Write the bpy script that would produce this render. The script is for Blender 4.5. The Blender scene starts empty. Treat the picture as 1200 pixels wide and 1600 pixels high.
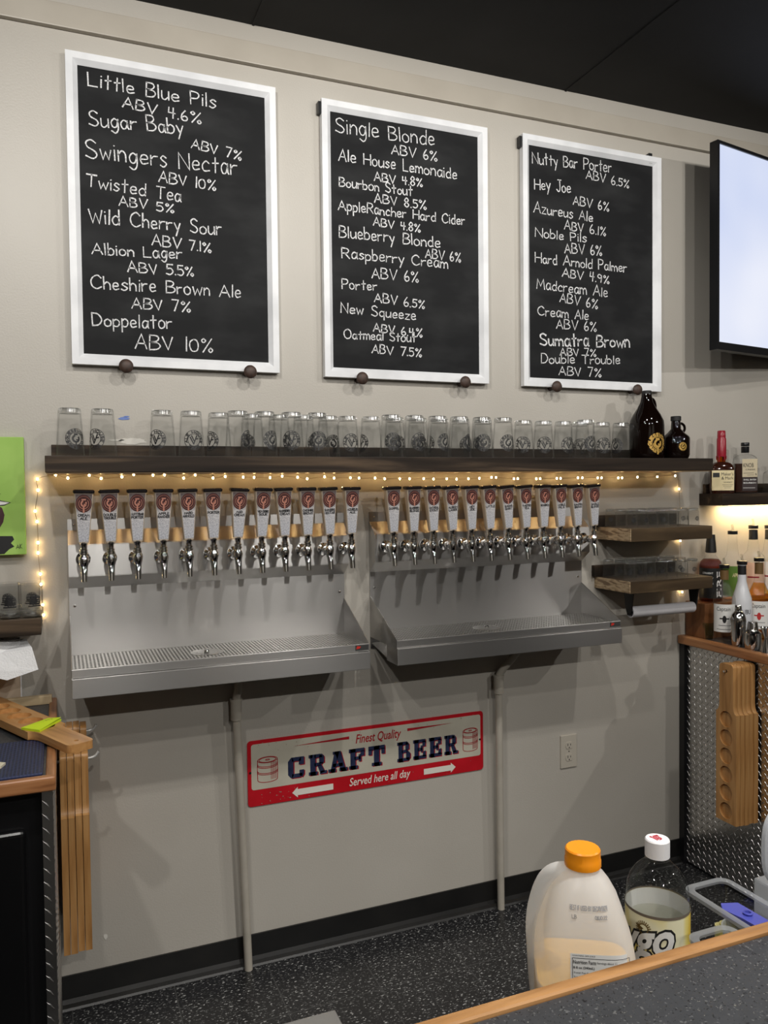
import bpy, bmesh, math, random
from mathutils import Vector, Matrix
R = math.radians
PI = math.pi
SC = bpy.context.scene
COL = SC.collection
random.seed(11)

# ------------------------------------------------------------------ camera, world, lamps, exposure
F_PX, YAW, PITCH, ROLL = 1243.3, R(22.12), R(1.80), R(.638)
CAM = Vector((0, -2.6196, 1.60))
fw = Vector((math.sin(YAW) * math.cos(PITCH), math.cos(YAW) * math.cos(PITCH), -math.sin(PITCH)))
ri = Vector((math.cos(YAW), -math.sin(YAW), 0))
dn = fw.cross(ri)
RI = ri * math.cos(ROLL) + dn * math.sin(ROLL)
DN = -ri * math.sin(ROLL) + dn * math.cos(ROLL)
cd = bpy.data.cameras.new('camera')
cd.sensor_fit = 'VERTICAL'
cd.sensor_height = 24
cd.lens = 24 * F_PX / 1600
cd.clip_start = .02
cam = bpy.data.objects.new('camera', cd)
COL.objects.link(cam)
cam.matrix_world = Matrix(((RI.x, -DN.x, -fw.x, CAM.x), (RI.y, -DN.y, -fw.y, CAM.y), (RI.z, -DN.z, -fw.z, CAM.z), (0, 0, 0, 1)))
SC.camera = cam
SC.view_settings.view_transform = 'Standard'
SC.view_settings.look = 'None'
SC.view_settings.gamma = 1
SC.view_settings.exposure = 0.0
w = bpy.data.worlds.new('world')
SC.world = w
w.use_nodes = True
w.node_tree.nodes['Background'].inputs[0].default_value = (.9, .93, 1, 1)
w.node_tree.nodes['Background'].inputs[1].default_value = .05
SC.cycles.max_bounces = 10
SC.cycles.transparent_max_bounces = 40
SC.cycles.caustics_reflective = False
SC.cycles.caustics_refractive = False


def lamp(x, y, z, tx, ty, tz, power, ang=95, rad=.03, col=(1, .97, .92)):
    l = bpy.data.lights.new('ceiling_or_added_spot', 'SPOT')
    l.energy = power * .57
    l.spot_size = R(ang)
    l.spot_blend = .6
    l.shadow_soft_size = rad
    l.color = col
    o = bpy.data.objects.new('ceiling_or_added_spot', l)
    COL.objects.link(o)
    o.location = (x, y, z)
    o.rotation_euler = (Vector((tx, ty, tz)) - Vector((x, y, z))).to_track_quat('-Z', 'Y').to_euler()


# three track lamps close to the taps, four further back in the room
lamp(-.15, -1.65, 3.04, .2, 0, 1.5, 75, 120)
lamp(1.0, -1.55, 3.04, 1.0, 0, 1.5, 75, 120)
lamp(2.1, -1.65, 3.04, 2.0, 0, 1.5, 70, 120)
lamp(4.1, -2.9, 3.04, 1.2, 0, 1.5, 130, 90)
lamp(-.75, -2.5, 3.04, 1.2, 0, 1.5, 100, 100)
lamp(.3, -4.4, 3.04, .9, 0, 1.6, 150, 90)
lamp(1.3, -2.15, 3.04, 1.1, -1.85, 1., 260, 75)  # added spot that brightens the bar rail, jug and soda below it
lamp(1.9, -4.4, 3.04, 1.4, 0, 1.6, 150, 90)

# added lamps, unseen behind the camera, to brighten what glass and steel reflect
lamp(-.3, -4.9, 3.04, -.2, -6.2, 1.4, 150, 120)
lamp(2.4, -4.9, 3.04, 2.3, -6.2, 1.4, 150, 120)


# ------------------------------------------------------------------ helpers
def ray(x, y):
    return RI * ((x - 600) / F_PX) + DN * ((y - 800) / F_PX) + fw


def at(x, y, ax, v):
    """the point seen at picture position x, y on the plane coordinate[ax] = v"""
    d = ray(x, y)
    return CAM + d * ((v - CAM[ax]) / d[ax])


def px_at(x, y, Y=0.):
    return at(x, y, 1, Y)


def mpp(p):
    return (Vector(p) - CAM).dot(fw) / F_PX


def off(o):
    v = Vector((0, 0, 0))
    while o:
        v += Vector(o.location)
        o = o.parent
    return v


def ob(name, bm, m, parent=None, smooth=False, loc=None, world=True):
    """link a bmesh as one mesh object; vertices are given in world space and shifted into the parent's space"""
    if parent is not None and world:
        bmesh.ops.translate(bm, verts=bm.verts, vec=-off(parent))
    if loc is not None:
        if world:
            bmesh.ops.translate(bm, verts=bm.verts, vec=-Vector(loc))
    me = bpy.data.meshes.new(name)
    bm.to_mesh(me)
    bm.free()
    if isinstance(m, (list, tuple)):
        for k in m:
            me.materials.append(k)
    else:
        me.materials.append(m)
    if smooth:
        me.shade_smooth()
        me.set_sharp_from_angle(angle=R(smooth if smooth > 1 else 38))
    o = bpy.data.objects.new(name, me)
    COL.objects.link(o)
    if parent is not None:
        o.parent = parent
    if loc is not None:
        o.location = loc
    return o


def tag(o, label=None, cat=None, group=None, kind=None):
    if label: o['label'] = label
    if cat: o['category'] = cat
    if group: o['group'] = group
    if kind: o['kind'] = kind
    return o


def thing(name, label, cat, loc=(0, 0, 0), group=None):
    o = bpy.data.objects.new(name, None)
    o.empty_display_size = .05
    COL.objects.link(o)
    o.location = loc
    return tag(o, label, cat, group)


def copy_tree(o, parent=None):
    c = o.copy()
    COL.objects.link(c)
    c.parent = parent
    for ch in list(o.children):
        copy_tree(ch, c)
    return c


def box(bm, x0, x1, y0, y1, z0, z1, bev=0, seg=2):
    r = bmesh.ops.create_cube(bm, size=1)
    vs = r['verts']
    for v in vs:
        v.co = Vector(((x0 + x1) / 2 + v.co.x * (x1 - x0), (y0 + y1) / 2 + v.co.y * (y1 - y0), (z0 + z1) / 2 + v.co.z * (z1 - z0)))
    if bev:
        es = list({e for v in vs for e in v.link_edges})
        bmesh.ops.bevel(bm, geom=es, offset=bev, segments=seg, affect='EDGES', profile=.6)
    return bm


def nb():
    return bmesh.new()


def bx(*a, **k):
    return box(nb(), *a, **k)


def lathe(bm, prof, c=(0, 0, 0), n=28, axis='Z', closed=False, a0=0):
    c = Vector(c)
    rings = []
    for r, z in prof:
        if r < 1e-6:
            p = {'Z': Vector((0, 0, z)), 'Y': Vector((0, -z, 0)), 'X': Vector((z, 0, 0))}[axis]
            rings.append([bm.verts.new(c + p)])
            continue
        ring = []
        for k in range(n):
            a = 2 * PI * k / n + a0
            u, v = r * math.cos(a), r * math.sin(a)
            p = {'Z': Vector((u, v, z)), 'Y': Vector((u, -z, v)), 'X': Vector((z, u, v))}[axis]
            ring.append(bm.verts.new(c + p))
        rings.append(ring)
    pairs = list(zip(rings, rings[1:]))
    if closed: pairs.append((rings[-1], rings[0]))
    for A, B in pairs:
        for k in range(n):
            q = []
            a1, a2 = A[k % len(A)], A[(k + 1) % len(A)]
            b1, b2 = B[k % len(B)], B[(k + 1) % len(B)]
            for v in (a1, a2, b2, b1):
                if v not in q: q.append(v)
            if len(q) > 2:
                try: bm.faces.new(q)
                except ValueError: pass
    bmesh.ops.recalc_face_normals(bm, faces=bm.faces)
    return bm


def tube(bm, pts, r, n=8, cap=True):
    pts = [Vector(p) for p in pts]
    rings = []
    prev = None
    for i, p in enumerate(pts):
        t = (pts[min(i + 1, len(pts) - 1)] - pts[max(i - 1, 0)]).normalized()
        if prev is None:
            u = t.orthogonal().normalized()
        else:
            u = (prev - t * prev.dot(t)).normalized()
        prev = u
        v = t.cross(u)
        rr = r[i] if isinstance(r, (list, tuple)) else r
        rings.append([bm.verts.new(p + u * rr * math.cos(2 * PI * k / n) + v * rr * math.sin(2 * PI * k / n)) for k in range(n)])
    for A, B in zip(rings, rings[1:]):
        for k in range(n):
            bm.faces.new((A[k], A[(k + 1) % n], B[(k + 1) % n], B[k]))
    if cap:
        bm.faces.new(rings[0][::-1])
        bm.faces.new(rings[-1])
    return bm


def loft(bm, rings, cap=True, closed=True):
    rs = [[bm.verts.new(p) for p in r] for r in rings]
    n = len(rs[0])
    for A, B in zip(rs, rs[1:]):
        for k in range(n if closed else n - 1):
            bm.faces.new((A[k], A[(k + 1) % n], B[(k + 1) % n], B[k]))
    if cap:
        bm.faces.new(rs[0][::-1])
        bm.faces.new(rs[-1])
    bmesh.ops.recalc_face_normals(bm, faces=bm.faces)
    return bm


def prism(bm, poly, f0, f1):
    """poly: 2D points, f0/f1 map them to the two end faces"""
    return loft(bm, [[f0(u, v) for u, v in poly], [f1(u, v) for u, v in poly]])


def smooth_line(pts, sub=5):
    """Catmull-Rom through 2D / 3D points"""
    P = [Vector(p) for p in pts]
    if len(P) < 3: return P
    P = [P[0] * 2 - P[1]] + P + [P[-1] * 2 - P[-2]]
    out = []
    for i in range(1, len(P) - 2):
        a, b, c, d = P[i - 1:i + 3]
        for k in range(sub):
            t = k / sub
            out.append(.5 * ((2 * b) + (c - a) * t + (2 * a - 5 * b + 4 * c - d) * t * t + (3 * b - a - 3 * c + d) * t ** 3))
    out.append(P[-2])
    return out


# ------------------------------------------------------------------ lettering
GL = {
    'A': (.72, '0,0 .36,1 .72,0;.13,.36 .6,.36'), 'B': (.6, '0,0 0,1;~0,1 .38,.97 .5,.77 .34,.57 0,.52;~0,.52 .44,.48 .6,.26 .42,.04 0,0'),
    'C': (.68, '~.66,.8 .42,1 .12,.82 0,.5 .1,.15 .38,0 .68,.16'), 'D': (.64, '0,0 0,1;~0,1 .4,.93 .64,.5 .42,.08 0,0'),
    'E': (.52, '.52,1 0,1 0,0 .52,0;0,.52 .42,.52'), 'F': (.5, '.5,1 0,1 0,0;0,.52 .4,.52'),
    'G': (.7, '~.66,.82 .4,1 .1,.8 0,.46 .12,.12 .4,0 .68,.14;.68,.12 .68,.45 .4,.45'), 'H': (.64, '0,0 0,1;.64,0 .64,1;0,.5 .64,.5'),
    'I': (.08, '.04,0 .04,1'), 'J': (.5, '.2,1 .6,1;~.42,1 .42,.25 .25,0 .02,.18'), 'K': (.58, '0,0 0,1;.55,1 0,.45 .58,0'),
    'L': (.5, '0,1 0,0 .5,0'), 'M': (.8, '0,0 .1,1 .4,.3 .7,1 .8,0'), 'N': (.64, '0,0 0,1 .64,0 .64,1'),
    'O': (.72, '~.36,1 .08,.8 0,.5 .1,.15 .36,0 .64,.15 .72,.5 .62,.85 .36,1'), 'P': (.56, '0,0 0,1;~0,1 .42,.95 .55,.74 .4,.5 0,.45'),
    'Q': (.72, '~.36,1 .08,.8 0,.5 .1,.15 .36,0 .64,.15 .72,.5 .62,.85 .36,1;.45,.25 .74,-.08'),
    'R': (.6, '0,0 0,1;~0,1 .42,.95 .54,.74 .38,.52 0,.48;.25,.48 .6,0'), 'S': (.58, '~.54,.85 .3,1 .06,.85 .12,.6 .44,.42 .56,.2 .36,0 0,.12'),
    'T': (.66, '0,1 .66,1;.33,1 .33,0'), 'U': (.62, '~0,1 0,.3 .14,.03 .42,.03 .6,.3 .62,1'), 'V': (.64, '0,1 .34,0 .64,1'),
    'W': (.9, '0,1 .24,0 .46,.75 .68,0 .9,1'), 'X': (.6, '0,0 .6,1;0,1 .6,0'), 'Y': (.6, '0,1 .3,.5 .6,1;.3,.5 .3,0'), 'Z': (.6, '0,1 .6,1 0,0 .6,0'),
    'a': (.46, '~.42,.5 .2,.6 .02,.35 .1,.03 .3,.05 .42,.4;.43,.58 .43,.1 .5,0'), 'b': (.44, '0,1 0,0;~0,.4 .2,.58 .42,.4 .38,.1 .15,0 0,.12'),
    'c': (.42, '~.4,.48 .22,.6 .02,.35 .1,.05 .42,.08'), 'd': (.46, '.44,1 .44,0;~.44,.45 .22,.58 .02,.32 .12,.02 .32,.03 .44,.2'),
    'e': (.44, '~.03,.3 .4,.34 .34,.56 .12,.55 .02,.28 .14,.02 .44,.1'), 'f': (.36, '~.36,.92 .2,1 .14,.7 .14,0;0,.55 .34,.55'),
    'g': (.44, '~.4,.5 .2,.6 .02,.34 .12,.04 .32,.08 .42,.45;~.43,.58 .42,-.1 .25,-.36 .02,-.22'), 'h': (.44, '0,1 0,0;~0,.35 .2,.58 .4,.42 .42,0'),
    'i': (.08, '.04,.58 .04,0;.03,.82 .05,.8'), 'j': (.2, '~.2,.58 .2,-.2 0,-.3'), 'k': (.42, '0,1 0,0;.38,.58 0,.25 .42,0'), 'l': (.08, '.04,1 .04,0'),
    'm': (.7, '0,.58 0,0;~0,.35 .16,.58 .32,.42 .34,0;~.34,.35 .5,.58 .66,.42 .7,0'), 'n': (.44, '0,.58 0,0;~0,.35 .2,.58 .4,.42 .42,0'),
    'o': (.46, '~.23,.6 .03,.45 .02,.15 .2,0 .42,.12 .44,.42 .23,.6'), 'p': (.44, '0,.58 0,-.38;~0,.4 .2,.58 .42,.4 .36,.08 .15,0 0,.12'),
    'q': (.46, '.44,.58 .44,-.38;~.44,.45 .22,.58 .02,.32 .12,.02 .32,.03 .44,.2'), 'r': (.36, '0,.58 0,0;~0,.32 .14,.52 .36,.55'),
    's': (.4, '~.38,.5 .2,.6 .05,.46 .2,.32 .38,.18 .2,0 0,.08'), 't': (.4, '.2,.95 .2,.0;.02,.58 .4,.62'), 'u': (.44, '~0,.58 .02,.12 .2,0 .4,.2;.43,.58 .44,0'),
    'v': (.42, '0,.58 .2,0 .42,.58'), 'w': (.62, '0,.58 .15,0 .31,.45 .48,0 .62,.58'), 'x': (.42, '0,0 .42,.58;0,.58 .42,0'), 'y': (.44, '0,.58 .22,.1;.44,.58 .1,-.36'),
    'z': (.42, '0,.58 .4,.58 0,0 .42,0'), '0': (.54, '~.27,1 .05,.8 0,.45 .1,.08 .27,0 .46,.1 .54,.5 .46,.88 .27,1'), '1': (.1, '.05,1 .05,0'),
    '2': (.5, '~0,.8 .2,1 .45,.8 .3,.4 0,0;0,0 .5,0'), '3': (.5, '~0,.9 .25,1 .45,.78 .2,.54;~.2,.54 .5,.3 .3,0 0,.1'), '4': (.52, '.36,0 .36,1;.04,1 .02,.5 .52,.5'),
    '5': (.5, '.48,1 .06,1 .04,.58;~.04,.58 .35,.62 .5,.3 .3,.02 0,.1'), '6': (.5, '~.3,1 .08,.6 .02,.25 .18,0 .42,.08 .46,.32 .28,.46 .05,.28'),
    '7': (.5, '0,1 .5,1 .18,0'), '8': (.5, '~.25,.52 .05,.7 .25,1 .45,.76 .25,.52 .02,.25 .25,0 .48,.26 .25,.52'), '9': (.48, '~.44,.7 .25,.5 .04,.7 .2,.98 .44,.8 .42,.4 .36,0'),
    '%': (.72, '.62,1 .12,0;~.14,1 .02,.84 .14,.7 .26,.84 .14,1;~.58,.32 .46,.16 .58,0 .7,.16 .58,.32'), '.': (.08, '.03,0 .06,.05'), ',': (.1, '.06,.06 0,-.12'),
    '&': (.6, '~.6,0 .15,.7 .28,1 .42,.8 .05,.3 .2,0 .55,.35'), '/': (.4, '0,0 .4,1'), '-': (.35, '0,.45 .35,.45'), "'": (.06, '.04,1 .02,.8'), ' ': (.42, ''),
}


def glyph_strokes(ch):
    w_, s = GL.get(ch, GL['.'])
    out = []
    for part in s.split(';'):
        if not part: continue
        sm = part[0] == '~'
        pts = [tuple(float(q) for q in p.split(',')) for p in part.lstrip('~').split()]
        out.append([Vector(p) for p in pts] if not sm else smooth_line(pts, 4))
    return w_, out


def stroke_text(s, jit=0., gap=.17, rnd=random):
    """-> (total width, list of polylines) for cap height 1"""
    x = 0
    lines = []
    for ch in s:
        w_, st = glyph_strokes(ch)
        sx = 1 + rnd.uniform(-1, 1) * jit
        sy = 1 + rnd.uniform(-1, 1) * jit
        dy = rnd.uniform(-1, 1) * jit * .35
        sh = rnd.uniform(-1, 1) * jit * .5
        for l in st:
            lines.append([Vector((x + p.x * sx + sh * p.y, p.y * sy + dy)) for p in l])
        x += w_ * sx + gap
    return x - gap, lines


def ribbon(bm, line, hw, fn, rnd=None):
    """flat stroke of half width hw along a 2D line, one continuous mitred strip, mapped to 3D by fn(u, v)"""
    P = [line[0]]
    for p in line[1:]:
        if (p - P[-1]).length > 1e-6: P.append(p)
    if len(P) < 2: return
    D = [(b - a).normalized() for a, b in zip(P, P[1:])]
    P[0] = P[0] - D[0] * hw * .6
    P[-1] = P[-1] + D[-1] * hw * .6
    L_, R_ = [], []
    for i, p in enumerate(P):
        d0, d1 = D[max(0, i - 1)], D[min(i, len(D) - 1)]
        t = d0 + d1
        t = t.normalized() if t.length > .3 else d0
        h = hw * (1 if rnd is None else rnd.uniform(.75, 1.2)) / max(.6, t.dot(d0))
        n = Vector((-t.y, t.x)) * h
        L_.append(bm.verts.new(fn(p.x + n.x, p.y + n.y)))
        R_.append(bm.verts.new(fn(p.x - n.x, p.y - n.y)))
    for i in range(len(P) - 1):
        bm.faces.new((R_[i], R_[i + 1], L_[i + 1], L_[i]))


def stext(bm, s, width, height, hw, fn, u0=0, v0=0, jit=0., gap=.17, centre=False):
    tw, lines = stroke_text(s, jit, gap)
    sx = width / tw if width else height
    if centre: u0 -= tw * sx / 2
    for l in lines:
        ribbon(bm, [Vector((u0 + p.x * sx, v0 + p.y * height)) for p in l], hw, fn)
    return tw * sx


def arc_text(bm, s, rad, a_mid, a_span, height, hw, fn, cu=0, cv=0, flip=False):
    """letters on a circle; a_mid measured clockwise from the top"""
    tw, lines = stroke_text(s, 0, .25)
    for l in lines:
        q = []
        for p in l:
            t = (p.x / tw - .5) * a_span
            if not flip:
                a = a_mid + t
                rr = rad + p.y * height
            else:
                a = a_mid - t
                rr = rad + (1 - p.y) * height
            q.append(Vector((cu + rr * math.sin(a), cv + rr * math.cos(a))))
        ribbon(bm, q, hw, fn)


def ring2(bm, r0, r1, fn, cu=0, cv=0, n=36, a0=0, a1=2 * PI):
    for k in range(n):
        q = []
        for a, r in ((k, r0), (k + 1, r0), (k + 1, r1), (k, r1)):
            t = a0 + (a1 - a0) * a / n
            q.append(bm.verts.new(fn(cu + r * math.sin(t), cv + r * math.cos(t))))
        bm.faces.new(q)


def disc2(bm, r, fn, cu=0, cv=0, n=28, ry=None):
    ry = ry or r
    c = bm.verts.new(fn(cu, cv))
    vs = [bm.verts.new(fn(cu + r * math.sin(2 * PI * k / n), cv + ry * math.cos(2 * PI * k / n))) for k in range(n)]
    for k in range(n):
        bm.faces.new((c, vs[k], vs[(k + 1) % n]))


def rect2(bm, u0, u1, v0, v1, fn, nu=1, nv=1):
    g = [[bm.verts.new(fn(u0 + (u1 - u0) * i / nu, v0 + (v1 - v0) * j / nv)) for j in range(nv + 1)] for i in range(nu + 1)]
    for i in range(nu):
        for j in range(nv):
            bm.faces.new((g[i][j], g[i + 1][j], g[i + 1][j + 1], g[i][j + 1]))


def poly2(bm, pts, fn):
    bm.faces.new([bm.verts.new(fn(u, v)) for u, v in pts])


def ftext(s, width=None, height=None, shear=0., offset=0., strip=None):
    """printed lettering in Blender's own font -> list of 2D polygons, lower left corner at 0,0"""
    c = bpy.data.curves.new('txt', 'FONT')
    c.body = s
    c.shear = shear
    c.offset = offset
    c.resolution_u = 3
    o = bpy.data.objects.new('txt', c)
    COL.objects.link(o)
    dg = bpy.context.evaluated_depsgraph_get()
    me = o.evaluated_get(dg).to_mesh()
    b = nb()
    b.from_mesh(me)
    o.evaluated_get(dg).to_mesh_clear()
    bpy.data.objects.remove(o)
    bpy.data.curves.remove(c)
    xs = [v.co.x for v in b.verts]
    ys = [v.co.y for v in b.verts]
    x0, x1, y0, y1 = min(xs), max(xs), min(ys), max(ys)
    sx = width / (x1 - x0) if width else None
    sy = height / (y1 - y0) if height else sx
    sx = sx or sy
    for v in b.verts:
        v.co = Vector(((v.co.x - x0) * sx, (v.co.y - y0) * sy, 0))
    if strip:
        n = int((x1 - x0) * sx / strip)
        for k in range(1, n + 1):
            g = b.verts[:] + b.edges[:] + b.faces[:]
            bmesh.ops.bisect_plane(b, geom=g, plane_co=(k * strip, 0, 0), plane_no=(1, 0, 0))
    polys = [[(v.co.x, v.co.y) for v in f.verts] for f in b.faces]
    b.free()
    return polys


def put(bm, polys, fn, u0=0, v0=0):
    for p in polys:
        poly2(bm, [(u0 + u, v0 + v) for u, v in p], fn)


def wallfn(o, y):
    """u to the right, v up, on a plane facing the room"""
    return lambda u, v: Vector((o[0] + u, y, o[1] + v))


def cylfn(c, rad, a_mid=0.):
    """wrap onto an upright cylinder (or cone: rad may be a function of z); a_mid = 0 faces the room (-y), positive to the right"""
    def f(u, v):
        r = rad(v) if callable(rad) else rad
        a = a_mid + u / r
        return Vector((c[0] + r * math.sin(a), c[1] - r * math.cos(a), c[2] + v))
    return f


# ------------------------------------------------------------------ materials
def mat(name, col, rough=.5, metal=0., **k):
    m = bpy.data.materials.new(name)
    m.use_nodes = True
    b = m.node_tree.nodes['Principled BSDF']
    b.inputs['Base Color'].default_value = (*col, 1)
    b.inputs['Roughness'].default_value = rough
    b.inputs['Metallic'].default_value = metal
    for n, v in k.items():
        b.inputs[n.replace('_', ' ')].default_value = v
    return m


def nodes(m):
    t = m.node_tree
    return t.nodes, t.links, t.nodes['Principled BSDF']


def noise_col(m, cols, scale=5., stretch=(1, 1, 1), detail=4., bump=0., bscale=None, rough=None, dist=0.):
    """object-space noise through a colour ramp; optional bump"""
    N, L, b = nodes(m)
    tc = N.new('ShaderNodeTexCoord')
    mp = N.new('ShaderNodeMapping')
    mp.inputs['Scale'].default_value = stretch
    L.new(tc.outputs['Object'], mp.inputs[0])
    nz = N.new('ShaderNodeTexNoise')
    nz.inputs['Scale'].default_value = scale
    nz.inputs['Detail'].default_value = detail
    nz.inputs['Distortion'].default_value = dist
    L.new(mp.outputs[0], nz.inputs['Vector'])
    cr = N.new('ShaderNodeValToRGB')
    e = cr.color_ramp.elements
    for i, (p, c) in enumerate(cols):
        if i < 2:
            e[i].position = p
            e[i].color = (*c, 1)
        else:
            x = e.new(p)
            x.color = (*c, 1)
    L.new(nz.outputs[0], cr.inputs[0])
    L.new(cr.outputs[0], b.inputs['Base Color'])
    if bump:
        src = nz
        if bscale:
            src = N.new('ShaderNodeTexNoise')
            src.inputs['Scale'].default_value = bscale
            src.inputs['Detail'].default_value = 3
            L.new(mp.outputs[0], src.inputs['Vector'])
        bp = N.new('ShaderNodeBump')
        bp.inputs['Strength'].default_value = bump
        bp.inputs['Distance'].default_value = .002
        L.new(src.outputs[0], bp.inputs['Height'])
        L.new(bp.outputs[0], b.inputs['Normal'])
    return m


def glassy(name, tint=(.99, .992, .992), edge=(.34, .36, .36), rough=.02, refl=.9, fr=1.5, streak=False):
    """thin clear glass: what lies behind shows through, darker and more mirror-like towards the rim"""
    m = bpy.data.materials.new(name)
    m.use_nodes = True
    N, L = m.node_tree.nodes, m.node_tree.links
    N.remove(N['Principled BSDF'])
    out = N['Material Output']
    lw = N.new('ShaderNodeLayerWeight')
    lw.inputs[0].default_value = .5
    p1 = N.new('ShaderNodeMath'); p1.operation = 'POWER'; p1.inputs[1].default_value = 8.
    L.new(lw.outputs['Facing'], p1.inputs[0])
    mxc = N.new('ShaderNodeMix')
    mxc.data_type = 'RGBA'
    L.new(p1.outputs[0], mxc.inputs[0])
    mxc.inputs[6].default_value = (*tint, 1)
    mxc.inputs[7].default_value = (*edge, 1)
    tr = N.new('ShaderNodeBsdfTransparent')
    L.new(mxc.outputs[2], tr.inputs[0])
    gl = N.new('ShaderNodeBsdfGlossy')
    gl.inputs['Roughness'].default_value = rough
    if streak:                                  # slightly wavy blown glass: highlights run up and down the wall
        gl.inputs['Anisotropy'].default_value = 1.
        gl.inputs['Roughness'].default_value = .21
        gl.inputs['Rotation'].default_value = .25
        tg = N.new('ShaderNodeTangent'); tg.direction_type = 'RADIAL'; tg.axis = 'Z'
        L.new(tg.outputs[0], gl.inputs['Tangent'])
    gl.inputs[0].default_value = (refl, refl, refl, 1)
    fre = N.new('ShaderNodeMapRange')          # mirror share: about 4 % face on, more at the rim
    fre.inputs['To Min'].default_value = ((fr - 1) / (fr + 1)) ** 2 * (1.2 if streak else 1)
    fre.inputs['To Max'].default_value = .6
    p2 = N.new('ShaderNodeMath'); p2.operation = 'POWER'; p2.inputs[1].default_value = 6.
    L.new(lw.outputs['Facing'], p2.inputs[0])
    L.new(p2.outputs[0], fre.inputs[0])
    mx = N.new('ShaderNodeMixShader')
    L.new(fre.outputs[0], mx.inputs[0])
    L.new(tr.outputs[0], mx.inputs[1])
    L.new(gl.outputs[0], mx.inputs[2])
    L.new(mx.outputs[0], out.inputs[0])
    return m


def wood(name, c0, c1, c2, axis='X', scale=14, rough=.45, bump=.15, spec=.5):
    st = {'X': (.08, 1, 1), 'Y': (1, .08, 1), 'Z': (1, 1, .08)}[axis]
    return noise_col(mat(name, c1, rough, Specular_IOR_Level=spec), [(.28, c0), (.72, c2), (.5, c1)], scale * 3, st, 6, bump, None, dist=.6)


M = {}
M['wall'] = noise_col(mat('wall_paint', (.47, .435, .375), .42), [(.3, (.46, .43, .38)), (.7, (.49, .46, .41))], 3, bump=.25, bscale=170)
M['trim'] = noise_col(mat('trim_paint', (.45, .41, .345), .4), [(.3, (.42, .38, .32)), (.7, (.47, .43, .365))], 6, bump=.1, bscale=60)
M['ceiling'] = noise_col(mat('ceiling_black', (.008, .008, .009), .75), [(.3, (.0045, .0045, .005)), (.7, (.009, .009, .010))], 5, bump=.1, bscale=80)
M['base'] = noise_col(mat('base_black', (.008, .008, .008), .35), [(.3, (.006, .006, .006)), (.8, (.014, .013, .012))], 8)
M['black'] = mat('black_plastic', (.008, .008, .009), .3)
M['blackmatt'] = mat('black_rubber', (.012, .012, .012), .6)
M['white'] = noise_col(mat('white_paint', (.8, .8, .8), .4), [(.35, (.70, .71, .73)), (.6, (.84, .85, .87))], 7, bump=.1)
M['board'] = noise_col(mat('chalkboard', (.012, .012, .013), .6, Specular_IOR_Level=.15), [(.45, (.0085, .009, .010)), (.8, (.026, .027, .028))], 5, (1, 1, 2.2), 6)
M['shelf'] = wood('dark_wood', (.009, .0065, .005), (.030, .021, .015), (.125, .085, .054), 'X', 7, .5, spec=.2)
M['shelfunder'] = wood('underside_wood', (.24, .15, .07), (.33, .21, .10), (.40, .27, .14), 'X', 9, .4)
M['shelf2'] = wood('brown_wood', (.030, .020, .011), (.070, .046, .025), (.135, .092, .050), 'X', 8, .5, spec=.25)
M['endgrain'] = noise_col(mat('end_grain', (.4, .3, .2), .6), [(.38, (.20, .13, .075)), (.62, (.52, .39, .25)), (.48, (.44, .32, .19))], 9, (1, 1.2, 5), 3, .15, dist=3.)
M['oak'] = wood('oak', (.20, .085, .022), (.50, .26, .10), (.60, .34, .145), 'X', 16, .35)
M['oaky'] = wood('oak_rail', (.16, .06, .02), (.36, .155, .062), (.45, .22, .095), 'Y', 16, .35)
M['oakred'] = wood('oak_rail_front', (.16, .06, .02), (.36, .155, .062), (.45, .22, .095), 'X', 16, .35)
M['oakz'] = wood('oak_paddle', (.29, .135, .04), (.47, .235, .08), (.56, .31, .12), 'Z', 14, .38)
M['oakdark'] = wood('red_brown_wood', (.12, .045, .016), (.2, .08, .028), (.28, .12, .045), 'Z', 9, .4)
M['pale'] = wood('pale_wood', (.42, .31, .17), (.52, .40, .24), (.6, .47, .3), 'X', 9, .5)
M['knob'] = noise_col(mat('rusty_brown', (.05, .028, .02), .55), [(.3, (.028, .017, .013)), (.75, (.075, .04, .028))], 60)


def steel(name, col, rough, aniso, bump, var=.2):
    """brushed along x: highlights spread at right angles to the grain"""
    m = mat(name, col, rough, 1., Anisotropic=aniso)
    N, L, b = nodes(m)
    tg = N.new('ShaderNodeTangent')
    tg.direction_type = 'RADIAL'
    tg.axis = 'X'
    L.new(tg.outputs[0], b.inputs['Tangent'])
    tc = N.new('ShaderNodeTexCoord')
    mp = N.new('ShaderNodeMapping')
    mp.inputs['Scale'].default_value = (.02, 1, 1)
    L.new(tc.outputs['Object'], mp.inputs[0])
    nz = N.new('ShaderNodeTexNoise')
    nz.inputs['Scale'].default_value = 700
    nz.inputs['Detail'].default_value = 3
    L.new(mp.outputs[0], nz.inputs['Vector'])
    n2 = N.new('ShaderNodeTexNoise')
    n2.inputs['Scale'].default_value = 9
    n2.inputs['Detail'].default_value = 5
    L.new(tc.outputs['Object'], n2.inputs['Vector'])
    bp = N.new('ShaderNodeBump')
    bp.inputs['Strength'].default_value = bump
    bp.inputs['Distance'].default_value = .0004
    L.new(nz.outputs[0], bp.inputs['Height'])
    L.new(bp.outputs[0], b.inputs['Normal'])
    mr = N.new('ShaderNodeMapRange')
    mr.inputs['To Min'].default_value = rough * (1 - var)
    mr.inputs['To Max'].default_value = rough * (1 + var)
    L.new(n2.outputs[0], mr.inputs[0])
    L.new(mr.outputs[0], b.inputs['Roughness'])
    return m


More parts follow.
